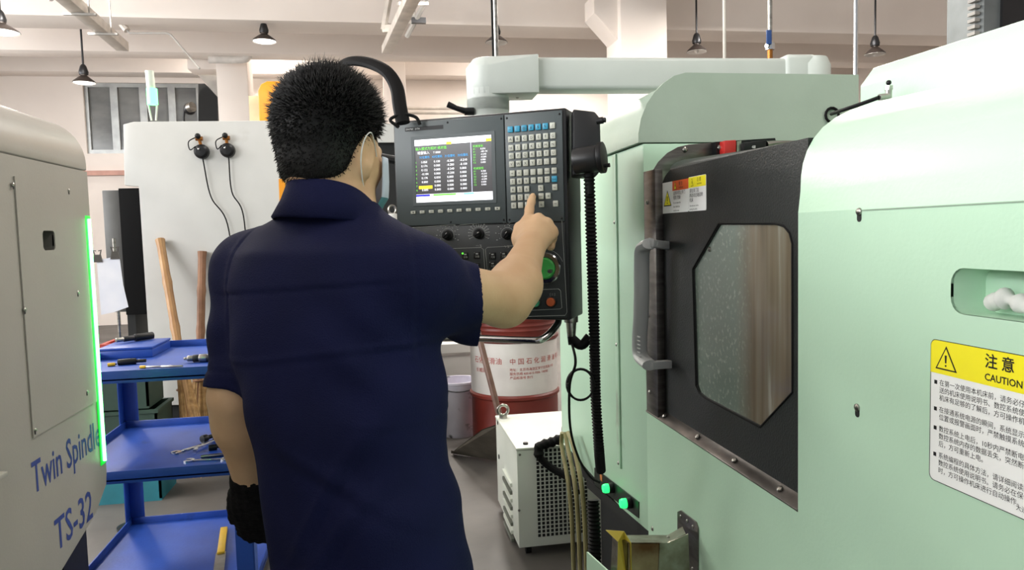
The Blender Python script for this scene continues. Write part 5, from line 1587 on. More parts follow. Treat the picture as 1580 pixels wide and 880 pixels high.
MB().beam((q.x - 0.014, q.y - 0.018, zv + 0.004), (q.x - 0.014, q.y - 0.018, P(1186, 46, Y=2.53).z), 0.02, 0.006, (0, 1, 0)).build('lever', mat('blue_lever', (46, 84, 150), 0.45), va, bevel=0.002, label='blue valve lever')
q = P(1320, 108, Y=1.96)
MB().tube([Vector((q.x, q.y, 1.70)), Vector((q.x, q.y, 5.4))], 0.0062, 8).build('drop_conduit', M_chrome, label='bright thin conduit dropping at right end of grey-green plate', cat='conduit')
# far press frame at top right
gq = [P(1507, 45, d=4.5), P(1580, 45, d=4.5)]
gp = thing('gantry_column', 'dark toothed gantry column above the taller hood at top right', 'gantry', (gq[0].x + 0.2, gq[0].y, 0))
MB().box((P(1519, 30, d=4.5).x, gq[0].y, 0), (P(1519, 30, d=4.5).x + 0.14, gq[0].y + 0.3, 4.2)).build('column', mat('gantry_grey', (128, 134, 134), 0.45, 0.3), gp)
MB().box((P(1548, 30, d=4.5).x, gq[0].y - 0.02, 0), (P(1548, 30, d=4.5).x + 0.2, gq[0].y + 0.3, 4.2)).build('rail', M_tool, gp)
th_ = MB()
gx_ = P(1512, 30, d=4.5).x
for i in range(44):
    th_.cbox((gx_, gq[0].y + 0.05, 2.3 + i * 0.04), (0.035, 0.06, 0.02))
th_.build('toothed_rack', M_duct, gp, kind='stuff')
# ------------------------------------------------------------------ the operator
class Field:
    def __init__(s, lo, hi, h):
        s.h = h
        s.lo = np.array(lo, float)
        s.n = np.ceil((np.array(hi, float) - s.lo) / h).astype(int) + 1
        s.F = np.full(s.n, 1.0, np.float32)

    def sub(s, blo, bhi):
        a = np.clip(np.floor((np.array(blo) - s.lo) / s.h).astype(int), 0, s.n - 1)
        b = np.clip(np.ceil((np.array(bhi) - s.lo) / s.h).astype(int) + 1, 1, s.n)
        sl = tuple(slice(i, j) for i, j in zip(a, b))
        g = np.meshgrid(*[s.lo[i] + s.h * np.arange(a[i], b[i]) for i in range(3)], indexing='ij', sparse=True)
        return sl, [v.astype(np.float32) for v in g]

    def put(s, blo, bhi, fn, k=0.0, op='u', m=0.05):
        sl, g = s.sub(np.array(blo) - m, np.array(bhi) + m)
        d = fn(*g)
        A = s.F[sl]
        if op == 'u':
            if k > 0:
                hh = np.maximum(k - np.abs(A - d), 0) / k
                s.F[sl] = np.minimum(A, d) - hh * hh * k * 0.25
            else:
                s.F[sl] = np.minimum(A, d)
        elif op == 's':
            d = -d
            if k > 0:
                hh = np.maximum(k - np.abs(A - d), 0) / k
                s.F[sl] = np.maximum(A, d) + hh * hh * k * 0.25
            else:
                s.F[sl] = np.maximum(A, d)
        elif op == 'i':
            s.F[sl] = np.maximum(A, d)
        elif op == 'add':
            s.F[sl] = A + d

    def cone(s, a, b, ra, rb, k=0.02, op='u', flat=None, m=0.05):
        a, b = np.array(a, float), np.array(b, float)
        r = max(ra, rb)

        def fn(x, y, z):
            ab = b - a
            L = (ab @ ab) or 1e-9
            t = np.clip(((x - a[0]) * ab[0] + (y - a[1]) * ab[1] + (z - a[2]) * ab[2]) / L, 0, 1)
            dx, dy, dz = x - a[0] - t * ab[0], y - a[1] - t * ab[1], z - a[2] - t * ab[2]
            if flat is not None:
                ax, q = np.array(flat[0], float), flat[1]
                c = dx * ax[0] + dy * ax[1] + dz * ax[2]
                dx, dy, dz = dx + ax[0] * c * (q - 1), dy + ax[1] * c * (q - 1), dz + ax[2] * c * (q - 1)
            return np.sqrt(dx * dx + dy * dy + dz * dz) - (ra + (rb - ra) * t)
        s.put(np.minimum(a, b) - r, np.maximum(a, b) + r, fn, k, op, m)

    def ell(s, c, rad, R=None, k=0.02, op='u', m=0.04):
        c = np.array(c, float)
        R = np.eye(3) if R is None else np.array(R)
        rad = np.array(rad, float)
        mr = rad.max()

        def fn(x, y, z):
            dx, dy, dz = x - c[0], y - c[1], z - c[2]
            q = 0
            for i in range(3):
                v = dx * R[0, i] + dy * R[1, i] + dz * R[2, i]
                q = q + (v / rad[i]) ** 2
            q = np.sqrt(q)
            return (q - 1) * rad.min() * 0.6 + (q - 1) * rad.mean() * 0.4
        s.put(c - mr, c + mr, fn, k, op, m)

    def mesh(s, name, noise=None):
        F_ = s.F
        ins = F_ < 0
        n = s.n
        c = [slice(0, -1), slice(1, None)]
        cnt = np.zeros(n - 1, np.uint8)
        for i in (0, 1):
            for j in (0, 1):
                for k in (0, 1):
                    cnt += ins[c[i], c[j], c[k]]
        act = np.argwhere((cnt > 0) & (cnt < 8))
        idm = np.full(n - 1, -1, np.int32)
        idm[act[:, 0], act[:, 1], act[:, 2]] = np.arange(len(act))
        cor = np.array([(i, j, k) for i in (0, 1) for j in (0, 1) for k in (0, 1)])
        val = np.stack([F_[act[:, 0] + q[0], act[:, 1] + q[1], act[:, 2] + q[2]] for q in cor], 1)
        pos = np.zeros((len(act), 3))
        num = np.zeros(len(act))
        for a in range(8):
            for b in range(a + 1, 8):
                if np.abs(cor[a] - cor[b]).sum() != 1:
                    continue
                va, vb = val[:, a], val[:, b]
                cr_ = (va < 0) != (vb < 0)
                t = np.where(cr_, va / np.where(cr_, va - vb, 1), 0)
                pos += np.where(cr_[:, None], cor[a] + t[:, None] * (cor[b] - cor[a]), 0)
                num += cr_
        pos = s.lo + (act + pos / num[:, None]) * s.h
        quads = []
        for ax in range(3):
            o1, o2 = [(1, 2), (2, 0), (0, 1)][ax]
            sl0 = [slice(None)] * 3
            sl1 = [slice(None)] * 3
            sl0[ax], sl1[ax] = slice(0, -1), slice(1, None)
            A, B = ins[tuple(sl0)], ins[tuple(sl1)]
            e = np.argwhere(A != B)
            ok = (e[:, o1] > 0) & (e[:, o2] > 0) & (e[:, o1] < n[o1] - 1) & (e[:, o2] < n[o2] - 1)
            e = e[ok]
            q = []
            for d1, d2 in ((-1, -1), (0, -1), (0, 0), (-1, 0)):
                f = e.copy()
                f[:, o1] += d1
                f[:, o2] += d2
                q.append(idm[f[:, 0], f[:, 1], f[:, 2]])
            q = np.stack(q, 1)
            fl = A[e[:, 0], e[:, 1], e[:, 2]]
            q = np.where(fl[:, None], q, q[:, ::-1])
            quads.append(q)
        quads = np.concatenate(quads)
        quads = quads[(quads >= 0).all(1)]
        me = bpy.data.meshes.new(name)
        me.vertices.add(len(pos))
        me.vertices.foreach_set('co', pos.astype(np.float32).ravel())
        me.loops.add(quads.size)
        me.loops.foreach_set('vertex_index', quads.astype(np.int32).ravel())
        me.polygons.add(len(quads))
        me.polygons.foreach_set('loop_start', np.arange(0, quads.size, 4, dtype=np.int32))
        me.polygons.foreach_set('loop_total', np.full(len(quads), 4, np.int32))
        me.update(calc_edges=True)
        me.validate()
        for p in me.polygons:
            p.use_smooth = True
        return me


def A3(v):
    return np.array([v[0], v[1], v[2]], float)


def relax(me, it=2):
    """light Laplacian smoothing"""
    n = len(me.vertices)
    co_ = np.zeros(n * 3, np.float32)
    me.vertices.foreach_get('co', co_)
    co_ = co_.reshape(-1, 3)
    ed = np.zeros(len(me.edges) * 2, np.int32)
    me.edges.foreach_get('vertices', ed)
    ed = ed.reshape(-1, 2)
    deg = np.bincount(ed.ravel(), minlength=n)[:, None]
    for lam in [0.5, -0.5] * it:
        acc = np.zeros_like(co_)
        np.add.at(acc, ed[:, 0], co_[ed[:, 1]])
        np.add.at(acc, ed[:, 1], co_[ed[:, 0]])
        co_ = co_ + lam * (acc / np.maximum(deg, 1) - co_)
    me.vertices.foreach_set('co', co_.ravel())
    me.update()


def smooth01(t):
    t = np.clip(t, 0, 1)
    return t * t * (3 - 2 * t)


# joints, from the photograph
BA = math.radians(34)                       # torso heading, from +Y towards +X
bf = np.array([math.sin(BA), math.cos(BA), 0.0])
br = np.array([math.cos(BA), -math.sin(BA), 0.0])
J = {k: A3(P(x, y, d=d_)) for k, (x, y, d_) in dict(
    neck=(513, 314, 1.235), shL=(391, 420, 1.30), shR=(640, 432, 1.16), elL=(366, 612, 1.27), wrL=(388, 748, 1.37),
    elR=(778, 462, 1.37), wrR=(817, 385, 1.53), c1=(512, 440, 1.215), c2=(528, 600, 1.205), c3=(548, 720, 1.20), c4=(570, 830, 1.20),
    head=(507, 224, 1.25)).items()}
cz_ = [J['c4'][2] - 0.95, J['c4'][2], J['c3'][2], J['c2'][2], J['c1'][2], J['neck'][2] + 0.02]
# (z, centre, half width along the shoulders, half depth)
LV = [(0.78, J['c4'] + np.array([0.004, 0, 0]), 0.168, 0.125), (J['c4'][2], J['c4'], 0.163, 0.122), (J['c3'][2], J['c3'], 0.158, 0.118),
      (J['c2'][2], J['c2'], 0.168, 0.122), (J['c1'][2] - 0.06, (J['c1'] + J['c2']) / 2 * 0.4 + J['c1'] * 0.6, 0.180, 0.124), (J['c1'][2] + 0.02, J['c1'], 0.178, 0.112),
      (J['c1'][2] + 0.075, J['c1'] + bf * 0.0, 0.150, 0.092), (J['neck'][2] - 0.048, J['neck'] - bf * 0.005, 0.095, 0.070), (J['neck'][2] - 0.005, J['neck'], 0.058, 0.054)]


def loft(field, grow=0.0, lo=None, hi=None, k=0.03, pw=2.5, fold=None, levels=None):
    L_ = levels or LV
    zs_ = np.array([l[0] for l in L_])
    cx = np.array([l[1][0] for l in L_])
    cy = np.array([l[1][1] for l in L_])
    aw = np.array([l[2] for l in L_]) + grow
    ad = np.array([l[3] for l in L_]) + grow
    lo = zs_[0] if lo is None else lo
    hi = zs_[-1] if hi is None else hi

    def fn(x, y, z):
        zz = z.ravel()
        # smooth interpolation through the levels
        fz = np.linspace(zs_[0] - 0.1, zs_[-1] + 0.1, 240)

        def sm_(v):
            w = np.interp(fz, zs_, v)
            kk = np.ones(13) / 13
            return np.convolve(np.pad(w, 6, mode='edge'), kk, mode='valid')
        X0, Y0, A_, B_ = [np.interp(zz, fz, sm_(v))[None, None, :] for v in (cx, cy, aw, ad)]
        u = (x - X0) * br[0] + (y - Y0) * br[1]
        v = (x - X0) * bf[0] + (y - Y0) * bf[1]
        q = (np.abs(u / A_) ** pw + np.abs(v / B_) ** pw) ** (1 / pw)
        d = (q - 1) * np.minimum(A_, B_)
        d = np.maximum(d, np.maximum(lo - z, z - hi))
        if fold is not None:
            d = d + fold(x, y, z, u, v)
        return d
    m0 = np.array([cx.min() - 0.25, cy.min() - 0.25, lo])
    m1 = np.array([cx.max() + 0.25, cy.max() + 0.25, hi])
    field.put(m0, m1, fn, k)


per = None
man = thing('person', 'man in navy work clothes and face mask pressing the panel keypad', 'person', (J['c4'][0], J['c4'][1], 0))
M_skin = mat('skin', (222, 186, 148), 0.5, c2=(212, 172, 134), scale=16, bump=0.05, bscale=240, spec=0.35)
M_navy = mat('navy_cotton', (17, 22, 62), 0.85, c2=(13, 18, 52), scale=6, bump=0.22, bscale=420, sheen=0.0, spec=0.2)
M_trs = mat('navy_trouser_cotton', (12, 16, 34), 0.88, c2=(10, 13, 29), scale=6, bump=0.2, bscale=420, spec=0.2)
M_hair = mat('black_hair', (16, 15, 15), 0.55, amt=0.3, spec=0.35)

# ---- head frame
HA = math.radians(37)
hp0 = math.radians(-7)
hf0 = np.array([math.sin(HA), math.cos(HA), 0.0])
hr = np.array([math.cos(HA), -math.sin(HA), 0.0])
hu = np.array([0, 0, 1.0])
hf = hf0 * math.cos(hp0) + hu * math.sin(hp0)
hu = np.cross(hr, hf)
HR = np.stack([hr, hf, hu], 1)


def HP(r, f, u):
    return J['head'] + hr * r + hf * f + hu * u


CR_C, CR_R = HP(0, -0.004, 0.018), (0.073, 0.089, 0.089)
# ---- body: head, neck, core, arms, hands in one continuous surface
ptsb = [J['shL'], J['wrL'], J['wrR'], J['head']]
bd = Field((-0.62, 0.85, 0.0), (0.46, 1.82, 1.76), 0.004)
bd.ell(CR_C, CR_R, HR, 0)
bd.ell(HP(0, 0.034, -0.045), (0.060, 0.062, 0.078), HR, 0.04)        # face and jaw
bd.ell(HP(0, 0.048, -0.098), (0.036, 0.036, 0.026), HR, 0.03)        # chin
bd.cone(HP(0, 0.088, -0.005), HP(0, 0.100, -0.04), 0.008, 0.012, 0.012)   # nose
for sg in (-1, 1):
    bd.ell(HP(0.034 * sg, 0.092, 0.004), (0.016, 0.012, 0.010), HR, 0.01, 's')
    bd.ell(HP(0.034 * sg, 0.082, 0.003), (0.013, 0.012, 0.012), HR, 0.006)
    bd.ell(HP(0.038 * sg, 0.062, -0.03), (0.022, 0.022, 0.024), HR, 0.02)
    eR = HR @ np.array([[math.cos(0.45 * sg), math.sin(-0.45 * sg), 0], [math.sin(0.45 * sg), math.cos(0.45 * sg), 0], [0, 0, 1]]).T
    bd.ell(HP(0.079 * sg, -0.002, -0.020), (0.0075, 0.019, 0.032), eR, 0.008)
    bd.ell(HP(0.087 * sg, 0.002, -0.016), (0.006, 0.011, 0.021), eR, 0.005, 's')
    bd.cone(HP(0.079 * sg, 0.004, -0.042), HP(0.076 * sg, 0.006, -0.052), 0.008, 0.007, 0.006)
bd.cone(HP(0, 0.100, -0.062), HP(0, 0.100, -0.066), 0.012, 0.014, 0.01)
bd.cone(HP(0, -0.022, -0.05), J['neck'] + bf * 0.0, 0.054, 0.054, 0.035)
bd.cone(HP(0, 0.01, -0.07), J['neck'] + bf * 0.03 - np.array([0, 0, 0.02]), 0.046, 0.05, 0.03)
loft(bd, -0.03, lo=0.80, hi=J['neck'][2], k=0.04)
hipL, hipR = J['c4'] - br * 0.078, J['c4'] + br * 0.078
for hp_j, off in ((hipL, -0.05), (hipR, 0.03)):
    h0 = np.array([hp_j[0], hp_j[1], 0.90])
    kn_ = np.array([hp_j[0], hp_j[1], 0.48]) + bf * (0.02 + off * 0.3)
    an = np.array([hp_j[0], hp_j[1], 0.09]) + bf * off * 0.6
    bd.cone(h0, kn_, 0.060, 0.048, 0.04)
    bd.cone(kn_, an, 0.050, 0.034, 0.03)
    bd.cone(an - np.array([0, 0, 0.04]), an + bf * 0.14 - np.array([0, 0, 0.045]), 0.03, 0.026, 0.02)
# arms
bd.cone(J['neck'] - np.array([0, 0, 0.06]), J['shL'], 0.05, 0.055, 0.05)
bd.cone(J['neck'] - np.array([0, 0, 0.06]), J['shR'], 0.05, 0.055, 0.05)
bd.cone(J['shL'], J['elL'], 0.056, 0.043, 0.03)
mL = J['elL'] * 0.72 + J['wrL'] * 0.28
bd.cone(J['elL'], mL, 0.042, 0.044, 0.03)
bd.cone(mL, J['wrL'], 0.044, 0.029, 0.03)
bd.cone(J['shR'] - np.array([0, 0, 0.012]), J['elR'], 0.050, 0.047, 0.03)
mR = J['elR'] * 0.7 + J['wrR'] * 0.3 + np.array([0.006, 0, -0.004])
bd.cone(J['elR'], mR, 0.047, 0.046, 0.03)
bd.cone(mR, J['wrR'], 0.046, 0.031, 0.03)


# right hand: fist with the index finger on a key
def PD3(x, y, d_):
    return A3(P(x, y, d=d_))


tipw = PM @ Q(822, 303, 0.010)
tip = A3(tipw)
dT = (CR.transposed() @ (tipw - CAM)).z * -1
kI, kM, kR_, kP = PD3(815, 343, dT - 0.072), PD3(831, 341, dT - 0.080), PD3(844, 348, dT - 0.082), PD3(852, 360, dT - 0.082)
wr = J['wrR']
palm = (kI + kM + kR_ + kP) / 4 * 0.5 + wr * 0.5
for q_, r_ in ((kI, 0.0145), (kM, 0.0150), (kR_, 0.0145), (kP, 0.0135)):
    bd.cone(wr, q_, 0.026, r_, 0.010)
    bd.ell(q_ + A3(CR @ Vector((0.0, 0.006, 0.006))), (0.0115, 0.0115, 0.0115), None, 0.006)
bd.cone(PD3(806, 372, dT - 0.10), PD3(806, 354, dT - 0.07), 0.020, 0.017, 0.012)
# index: extended
iP = PD3(817, 323, dT - 0.042)
bd.cone(kI, iP, 0.0125, 0.0105, 0.010)
iD = iP * 0.45 + tip * 0.55
bd.cone(iP, iD, 0.0103, 0.0092, 0.005)
bd.cone(iD, tip, 0.0092, 0.0078, 0.005)
# curled fingers: out towards the panel, then back to the palm
for k_, r_, s_ in ((kM, 0.0112, 1.0), (kR_, 0.0108, 0.95), (kP, 0.0095, 0.8)):
    dirp = A3(CR @ Vector((0.10, -0.25, -1.0)))
    dirp /= np.linalg.norm(dirp)
    p1 = k_ + dirp * 0.040 * s_
    back = A3(CR @ Vector((-0.25, -1.0, 0.15)))
    back /= np.linalg.norm(back)
    p2 = p1 + back * 0.026 * s_
    p3 = p2 + (-dirp * 0.7 + back * 0.3) * 0.02 * s_
    bd.cone(k_, p1, r_ * 1.2, r_, 0.006)
    bd.cone(p1, p2, r_, r_ * 0.95, 0.004)
    bd.cone(p2, p3, r_ * 0.95, r_ * 0.85, 0.004)
# thumb: leaves the side of the palm and closes against the curled fingers
t0_, t1_, t2_ = PD3(803, 368, dT - 0.085), PD3(802, 352, dT - 0.060), PD3(814, 347, dT - 0.038)
bd.cone(wr * 0.6 + t0_ * 0.4, t0_, 0.019, 0.017, 0.014)
bd.cone(t0_, t1_, 0.0155, 0.0125, 0.010)
bd.cone(t1_, t2_, 0.0122, 0.0100, 0.005)
# left hand inside the glove
gd = A3(P(398, 800, d=1.40)) - J['wrL']
gd /= np.linalg.norm(gd)
bd.cone(J['wrL'], J['wrL'] + gd * 0.05, 0.027, 0.022, 0.02)
bme = bd.mesh('body')
relax(bme, 1)
body = link('body', bme, M_skin, man)
# nail on the index finger
nd = A3(CR @ Vector((0, 0.5, 1.0)))
nd /= np.linalg.norm(nd)

# ---- shirt
fr_ = np.random.default_rng(3)


def folds(x, y, z, u, v):
    """soft creases of a loose shirt: a few broad diagonal drags and pressed cross creases"""
    back = np.clip(-v / 0.08, -0.2, 1)
    d = 0.0022 * np.sin(26 * (z + 0.35 * u) + 3 * np.sin(9 * u) + 1.2) * np.clip((1.32 - z) / 0.35, 0, 1) * (0.4 + 0.6 * np.sin(7 * u + 4 * z) ** 2)
    d = d + 0.0035 * np.sin(38 * (z - 0.75 * u) + 2.1 * np.sin(14 * u + 5 * z)) * np.clip((u + 0.05) / 0.15, 0, 1) * np.clip((1.36 - z) / 0.2, 0, 1)
    d = d + 0.003 * np.sin(60 * u + 6 * np.sin(8 * z)) * np.clip((1.08 - z) / 0.15, 0, 1)
    for z0_, amp, w in ((1.255, 0.0016, 0.004), (1.168, 0.0016, 0.004)):
        zz = z - z0_ - 0.016 * np.sin(9 * u + z0_ * 40)
        d = d - amp * np.exp(-(zz / w) ** 2) * np.clip(np.sin(9 * u + z0_ * 31) * 0.6 + 0.6, 0, 1)
        d = d + amp * 0.6 * np.exp(-((zz + 0.010) / w) ** 2) * np.clip(np.sin(9 * u + z0_ * 31) * 0.6 + 0.6, 0, 1)
    d = d + 0.0032 * np.sin(75 * (0.8 * z + 0.7 * u)) * np.exp(-((u - 0.11) / 0.06) ** 2 - ((z - 1.27) / 0.09) ** 2)
    d = d + 0.0028 * np.sin(62 * (0.9 * z - 0.5 * u)) * np.exp(-((u + 0.13) / 0.05) ** 2 - ((z - 1.22) / 0.12) ** 2)
    for a_, b_, s_ in ((1.02, 0.95, 0.9), (0.955, 0.8, 1.0), (1.10, -0.7, 0.7)):
        q_ = z - (a_ + b_ * u + 0.02 * np.sin(16 * u))
        d = d - 0.0045 * s_ * np.exp(-(q_ / 0.014) ** 2) * np.exp(-((u - 0.03) / 0.09) ** 2) + 0.003 * s_ * np.exp(-((q_ + 0.024) / 0.012) ** 2) * np.exp(-((u - 0.03) / 0.09) ** 2)
    # yoke seam across the shoulder blades
    zy = z - (1.352 + 0.06 * u)
    d = d - 0.0016 * smooth01(zy / 0.003 + 0.5) + 0.0022 * np.exp(-(zy / 0.0025) ** 2)
    return d


sh = Field((-0.62, 0.80, 0.80), (0.16, 1.55, 1.58), 0.004)
ZH = 0.875
loft(sh, 0.0, lo=ZH, hi=J['neck'][2] - 0.012, k=0.02, fold=folds)
nb = J['neck'] - np.array([0, 0, 0.053])
sh.cone(nb - br * 0.05, J['shL'] + np.array([0, 0, 0.004]), 0.046, 0.064, 0.05)
sh.cone(nb + br * 0.05, J['shR'] + np.array([0, 0, 0.004]), 0.046, 0.066, 0.05)


def sleeve(a, b, ra, rb, cut, sg, tilt=0.0):
    ax = (b - a) / np.linalg.norm(b - a)
    e = a + ax * cut

    def fn(x, y, z):
        L = np.linalg.norm(b - a)
        t = ((x - a[0]) * ax[0] + (y - a[1]) * ax[1] + (z - a[2]) * ax[2])
        tt = np.clip(t, 0, cut)
        dx, dy, dz = x - a[0] - tt * ax[0], y - a[1] - tt * ax[1], z - a[2] - tt * ax[2]
        rr = ra + (rb - ra) * tt / cut
        d = np.sqrt(dx * dx + dy * dy + dz * dz) - rr
        d = d + 0.004 * np.sin(55 * t + 30 * (dx + dz * 0.7) * sg) * np.clip(t / 0.1, 0, 1) * np.clip((cut - t) / 0.05, 0.25, 1)
        d = d + 0.003 * np.sin(95 * (dz - dx * 0.6) + 25 * t) * np.clip((t - 0.02) / 0.1, 0, 1)
        # hem stitch line
        d = d + 0.0022 * np.exp(-((t - cut + 0.028) / 0.003) ** 2)
        return np.maximum(d, t - cut - tilt * dz)
    r = max(ra, rb) + 0.01
    sh.put(np.minimum(a, e) - r, np.maximum(a, e) + r, fn, 0.028)

    def fi(x, y, z):
        t = ((x - a[0]) * ax[0] + (y - a[1]) * ax[1] + (z - a[2]) * ax[2])
        dx, dy, dz = x - a[0] - t * ax[0], y - a[1] - t * ax[1], z - a[2] - t * ax[2]
        d = np.sqrt(dx * dx + dy * dy + dz * dz) - (rb - 0.013)
        return np.maximum(d, (cut - 0.06) - t)
    sh.put(np.minimum(a, e) - r, np.maximum(a, e) + r, fi, 0, 's', 0.0)
    # armhole seam


slL_a, slL_b = J['shL'] + np.array([0, 0, -0.0]), J['elL'] + (J['elL'] - J['shL']) * 0.05
sleeve(slL_a, slL_b, 0.066, 0.058, 0.205, 1)
slR_b = A3(P(772, 486, d=1.375))
sleeve(J['shR'] + np.array([0, 0, -0.006]), slR_b, 0.068, 0.064, 0.248, -1, 0.6)


def seam_ring(c, ax, rr, amp=0.0014, w=0.003):
    ax = ax / np.linalg.norm(ax)

    def fn(x, y, z):
        t = (x - c[0]) * ax[0] + (y - c[1]) * ax[1] + (z - c[2]) * ax[2]
        return amp * np.exp(-(t / w) ** 2) - amp * 0.6 * np.exp(-((t + 0.007) / 0.005) ** 2)
    sh.put(c - rr, c + rr, fn, 0, 'add', 0.0)


sx_ax = (slR_b - J['shR']) * np.array([1, 1, 0]) + np.array([0, 0, 0.0])
seam_ring(J['shR'] + np.array([0.0, 0.0, 0.02]) - sx_ax * 0.05, sx_ax * 0.8 + br * 0.2, 0.13)
seam_ring(J['shL'] + np.array([0.0, 0.0, 0.0]) + br * 0.035, br, 0.12)
# neck opening
sh.cone(J['neck'] - np.array([0, 0, 0.05]), J['neck'] + np.array([0, 0, 0.1]), 0.058, 0.066, 0.0, 's', m=0.0)
sme = sh.mesh('shirt')
relax(sme, 2)
shirt = link('work_shirt', sme, M_navy, man, label='navy short-sleeved work shirt')
# collar: folded band, high at the nape
nc = 40
cme = MB()
prof = []
cen = Vector(J['neck'])
for ring, (rr, zz) in enumerate(((0.056, -0.022), (0.058, 0.018), (0.061, 0.028), (0.066, 0.024), (0.077, -0.004), (0.090, -0.030), (0.086, -0.034), (0.070, -0.012))):
    for i in range(nc):
        q = 2 * math.pi * i / nc
        # q = 0 is the front; keep the band open at the throat
        fwd = math.cos(q)
        lift = 0.010 - 0.058 * max(0, fwd * 0.55 + 0.45 + 0.12 * math.sin(q)) ** 1.3 - 0.002 * math.sin(3 * q)
        r2 = rr * (1 + 0.10 * abs(math.sin(q)) + 0.05 * max(0, -fwd)) + 0.0015 * math.sin(5 * q + ring)
        p = cen + Vector(bf) * fwd * r2 * 0.98 + Vector(br) * math.sin(q) * r2 + Vector((0, 0, zz + lift))
        cme.v.append(tuple(p))
nr_ = 8
for r in range(nr_):
    for i in range(nc):
        cme.f.append((r * nc + i, r * nc + (i + 1) % nc, ((r + 1) % nr_) * nc + (i + 1) % nc, ((r + 1) % nr_) * nc + i))
cm_ = cme.mesh('collar', 0, 80)
link('collar', cm_, M_navy, shirt)

# ---- trousers
tf = Field((-0.62, 0.80, 0.06), (0.22, 1.58, 1.0), 0.006)
TL = [(0.74, J['c4'], 0.160, 0.120), (0.86, J['c4'], 0.166, 0.126), (0.93, J['c4'], 0.155, 0.116), (0.97, J['c4'], 0.15, 0.112)]
loft(tf, -0.004, lo=0.76, hi=0.95, k=0.03, levels=TL)
for hp_j, off in ((hipL, -0.05), (hipR, 0.03)):
    h0 = np.array([hp_j[0], hp_j[1], 0.86])
    kn_ = np.array([hp_j[0], hp_j[1], 0.48]) + bf * (0.02 + off * 0.3)
    an = np.array([hp_j[0], hp_j[1], 0.10]) + bf * off * 0.6
    tf.cone(h0, kn_, 0.092, 0.074, 0.03)
    tf.cone(kn_, an, 0.074, 0.066, 0.03)


def tfold(x, y, z):
    return 0.004 * np.sin(34 * z + 22 * x) + 0.003 * np.sin(58 * (z * 0.7 - x * 0.8 + y * 0.5))


tf.put((-0.6, 0.8, 0.1), (0.2, 1.5, 0.9), tfold, 0, 'add', 0.0)
tme = tf.mesh('trousers')
relax(tme, 2)
trs = link('work_trousers', tme, M_trs, man)
# two pocket buttons at the back
for px, py in ((600, 862), (624, 850)):
    q = P(px, py, d=1.075)
    c_ = Vector(LV[0][1])
    MB().lathe([(0, 0.003), (0.006, 0.003), (0.0075, 0.001), (0.0075, -0.002)], 14, q, (q - Vector((c_.x, c_.y, q.z))).normalized()).build('pocket_button', M_black, trs)
# shoes
for hp_j, off in ((hipL, -0.05), (hipR, 0.03)):
    an = np.array([hp_j[0], hp_j[1], 0.0]) + bf * off * 0.6
    sf = Field(an - np.array([0.2, 0.2, 0.02]), an + np.array([0.26, 0.28, 0.2]), 0.006)
    sf.cone(an + np.array([0, 0, 0.05]) - bf * 0.04, an + bf * 0.16 + np.array([0, 0, 0.04]), 0.048, 0.042, 0.02)
    sf.cone(an + np.array([0, 0, 0.05]), an + np.array([0, 0, 0.11]), 0.05, 0.05, 0.03)
    sf.put(an - 0.3, an + 0.3, lambda x, y, z: 0.002 - z + 0 * x + 0 * y, 0, 'i', 0.0)
    link('shoe', sf.mesh('shoe'), M_black, man)
# ---- glove on the left hand
gf = Field(J['wrL'] - 0.16, J['wrL'] + 0.20, 0.003)
w0 = J['wrL'] + gd * 0.022
side = np.cross(gd, A3(CR @ Vector((0, 0, 1))))
side /= np.linalg.norm(side)
nrm = np.cross(side, gd)
gf.cone(w0 - gd * 0.035, w0 + gd * 0.01, 0.037, 0.036, 0.01)
for i, o in enumerate((-0.026, -0.009, 0.009, 0.026)):
    kk_ = w0 + gd * 0.082 + side * o
    gf.cone(w0 + gd * 0.012 + side * o * 0.6, kk_, 0.030, 0.0165, 0.02)
    ln = (0.036, 0.042, 0.040, 0.031)[i]
    q1 = kk_ + (gd * 0.85 - nrm * 0.5) * ln
    q2 = q1 + (gd * 0.15 - nrm * 1.0) * ln * 0.75
    q3 = q2 + (-gd * 0.7 - nrm * 0.5) * ln * 0.6
    gf.cone(kk_, q1, 0.0150, 0.0138, 0.005)
    gf.cone(q1, q2, 0.0138, 0.0130, 0.004)
    gf.cone(q2, q3, 0.0130, 0.0115, 0.004)
th0 = w0 + gd * 0.03 + side * 0.032
th1 = th0 + (gd * 0.8 + side * 0.35 - nrm * 0.4) * 0.042
th2 = th1 + (gd * 0.8 - side * 0.25 - nrm * 0.55) * 0.032
gf.cone(w0 + gd * 0.01 + side * 0.01, th0, 0.024, 0.019, 0.015)
gf.cone(th0, th1, 0.018, 0.0155, 0.006)
gf.cone(th1, th2, 0.0155, 0.013, 0.005)


def knit(x, y, z):
    return 0.0011 * np.sin(520 * (x * gd[0] + y * gd[1] + z * gd[2])) + 0.0008 * np.sin(430 * (x * side[0] + y * side[1] + z * side[2]))


gf.put(w0 - 0.16, w0 + 0.2, knit, 0, 'add', 0.0)
gme = gf.mesh('glove')
link('knit_glove', gme, mat('charcoal_knit', (34, 33, 34), 0.95, c2=(22, 22, 23), scale=60, bump=0.4, bscale=300, spec=0.1), man, label='charcoal knitted work glove')

# ---- hair: cap plus many short strands
def hair_ok(p):
    """p in head coordinates (r, f, u) on the scalp: is there hair here?"""
    r, f, u = p
    line = np.where(f > 0.055, 0.052, np.where(f > 0.022, 0.052 - (0.055 - f) * 1.4, np.where(f > -0.012, 0.030, np.where(f > -0.03, -0.020, -0.078))))
    return u > line


hfld = Field(J['head'] - 0.14, J['head'] + 0.15, 0.0035)
hfld.ell(CR_C + hu * 0.004, (CR_R[0] + 0.008, CR_R[1] + 0.007, CR_R[2] + 0.010), HR, 0)
hfld.ell(HP(0.002, -0.034, -0.042), (0.061, 0.048, 0.050), HR, 0.02)


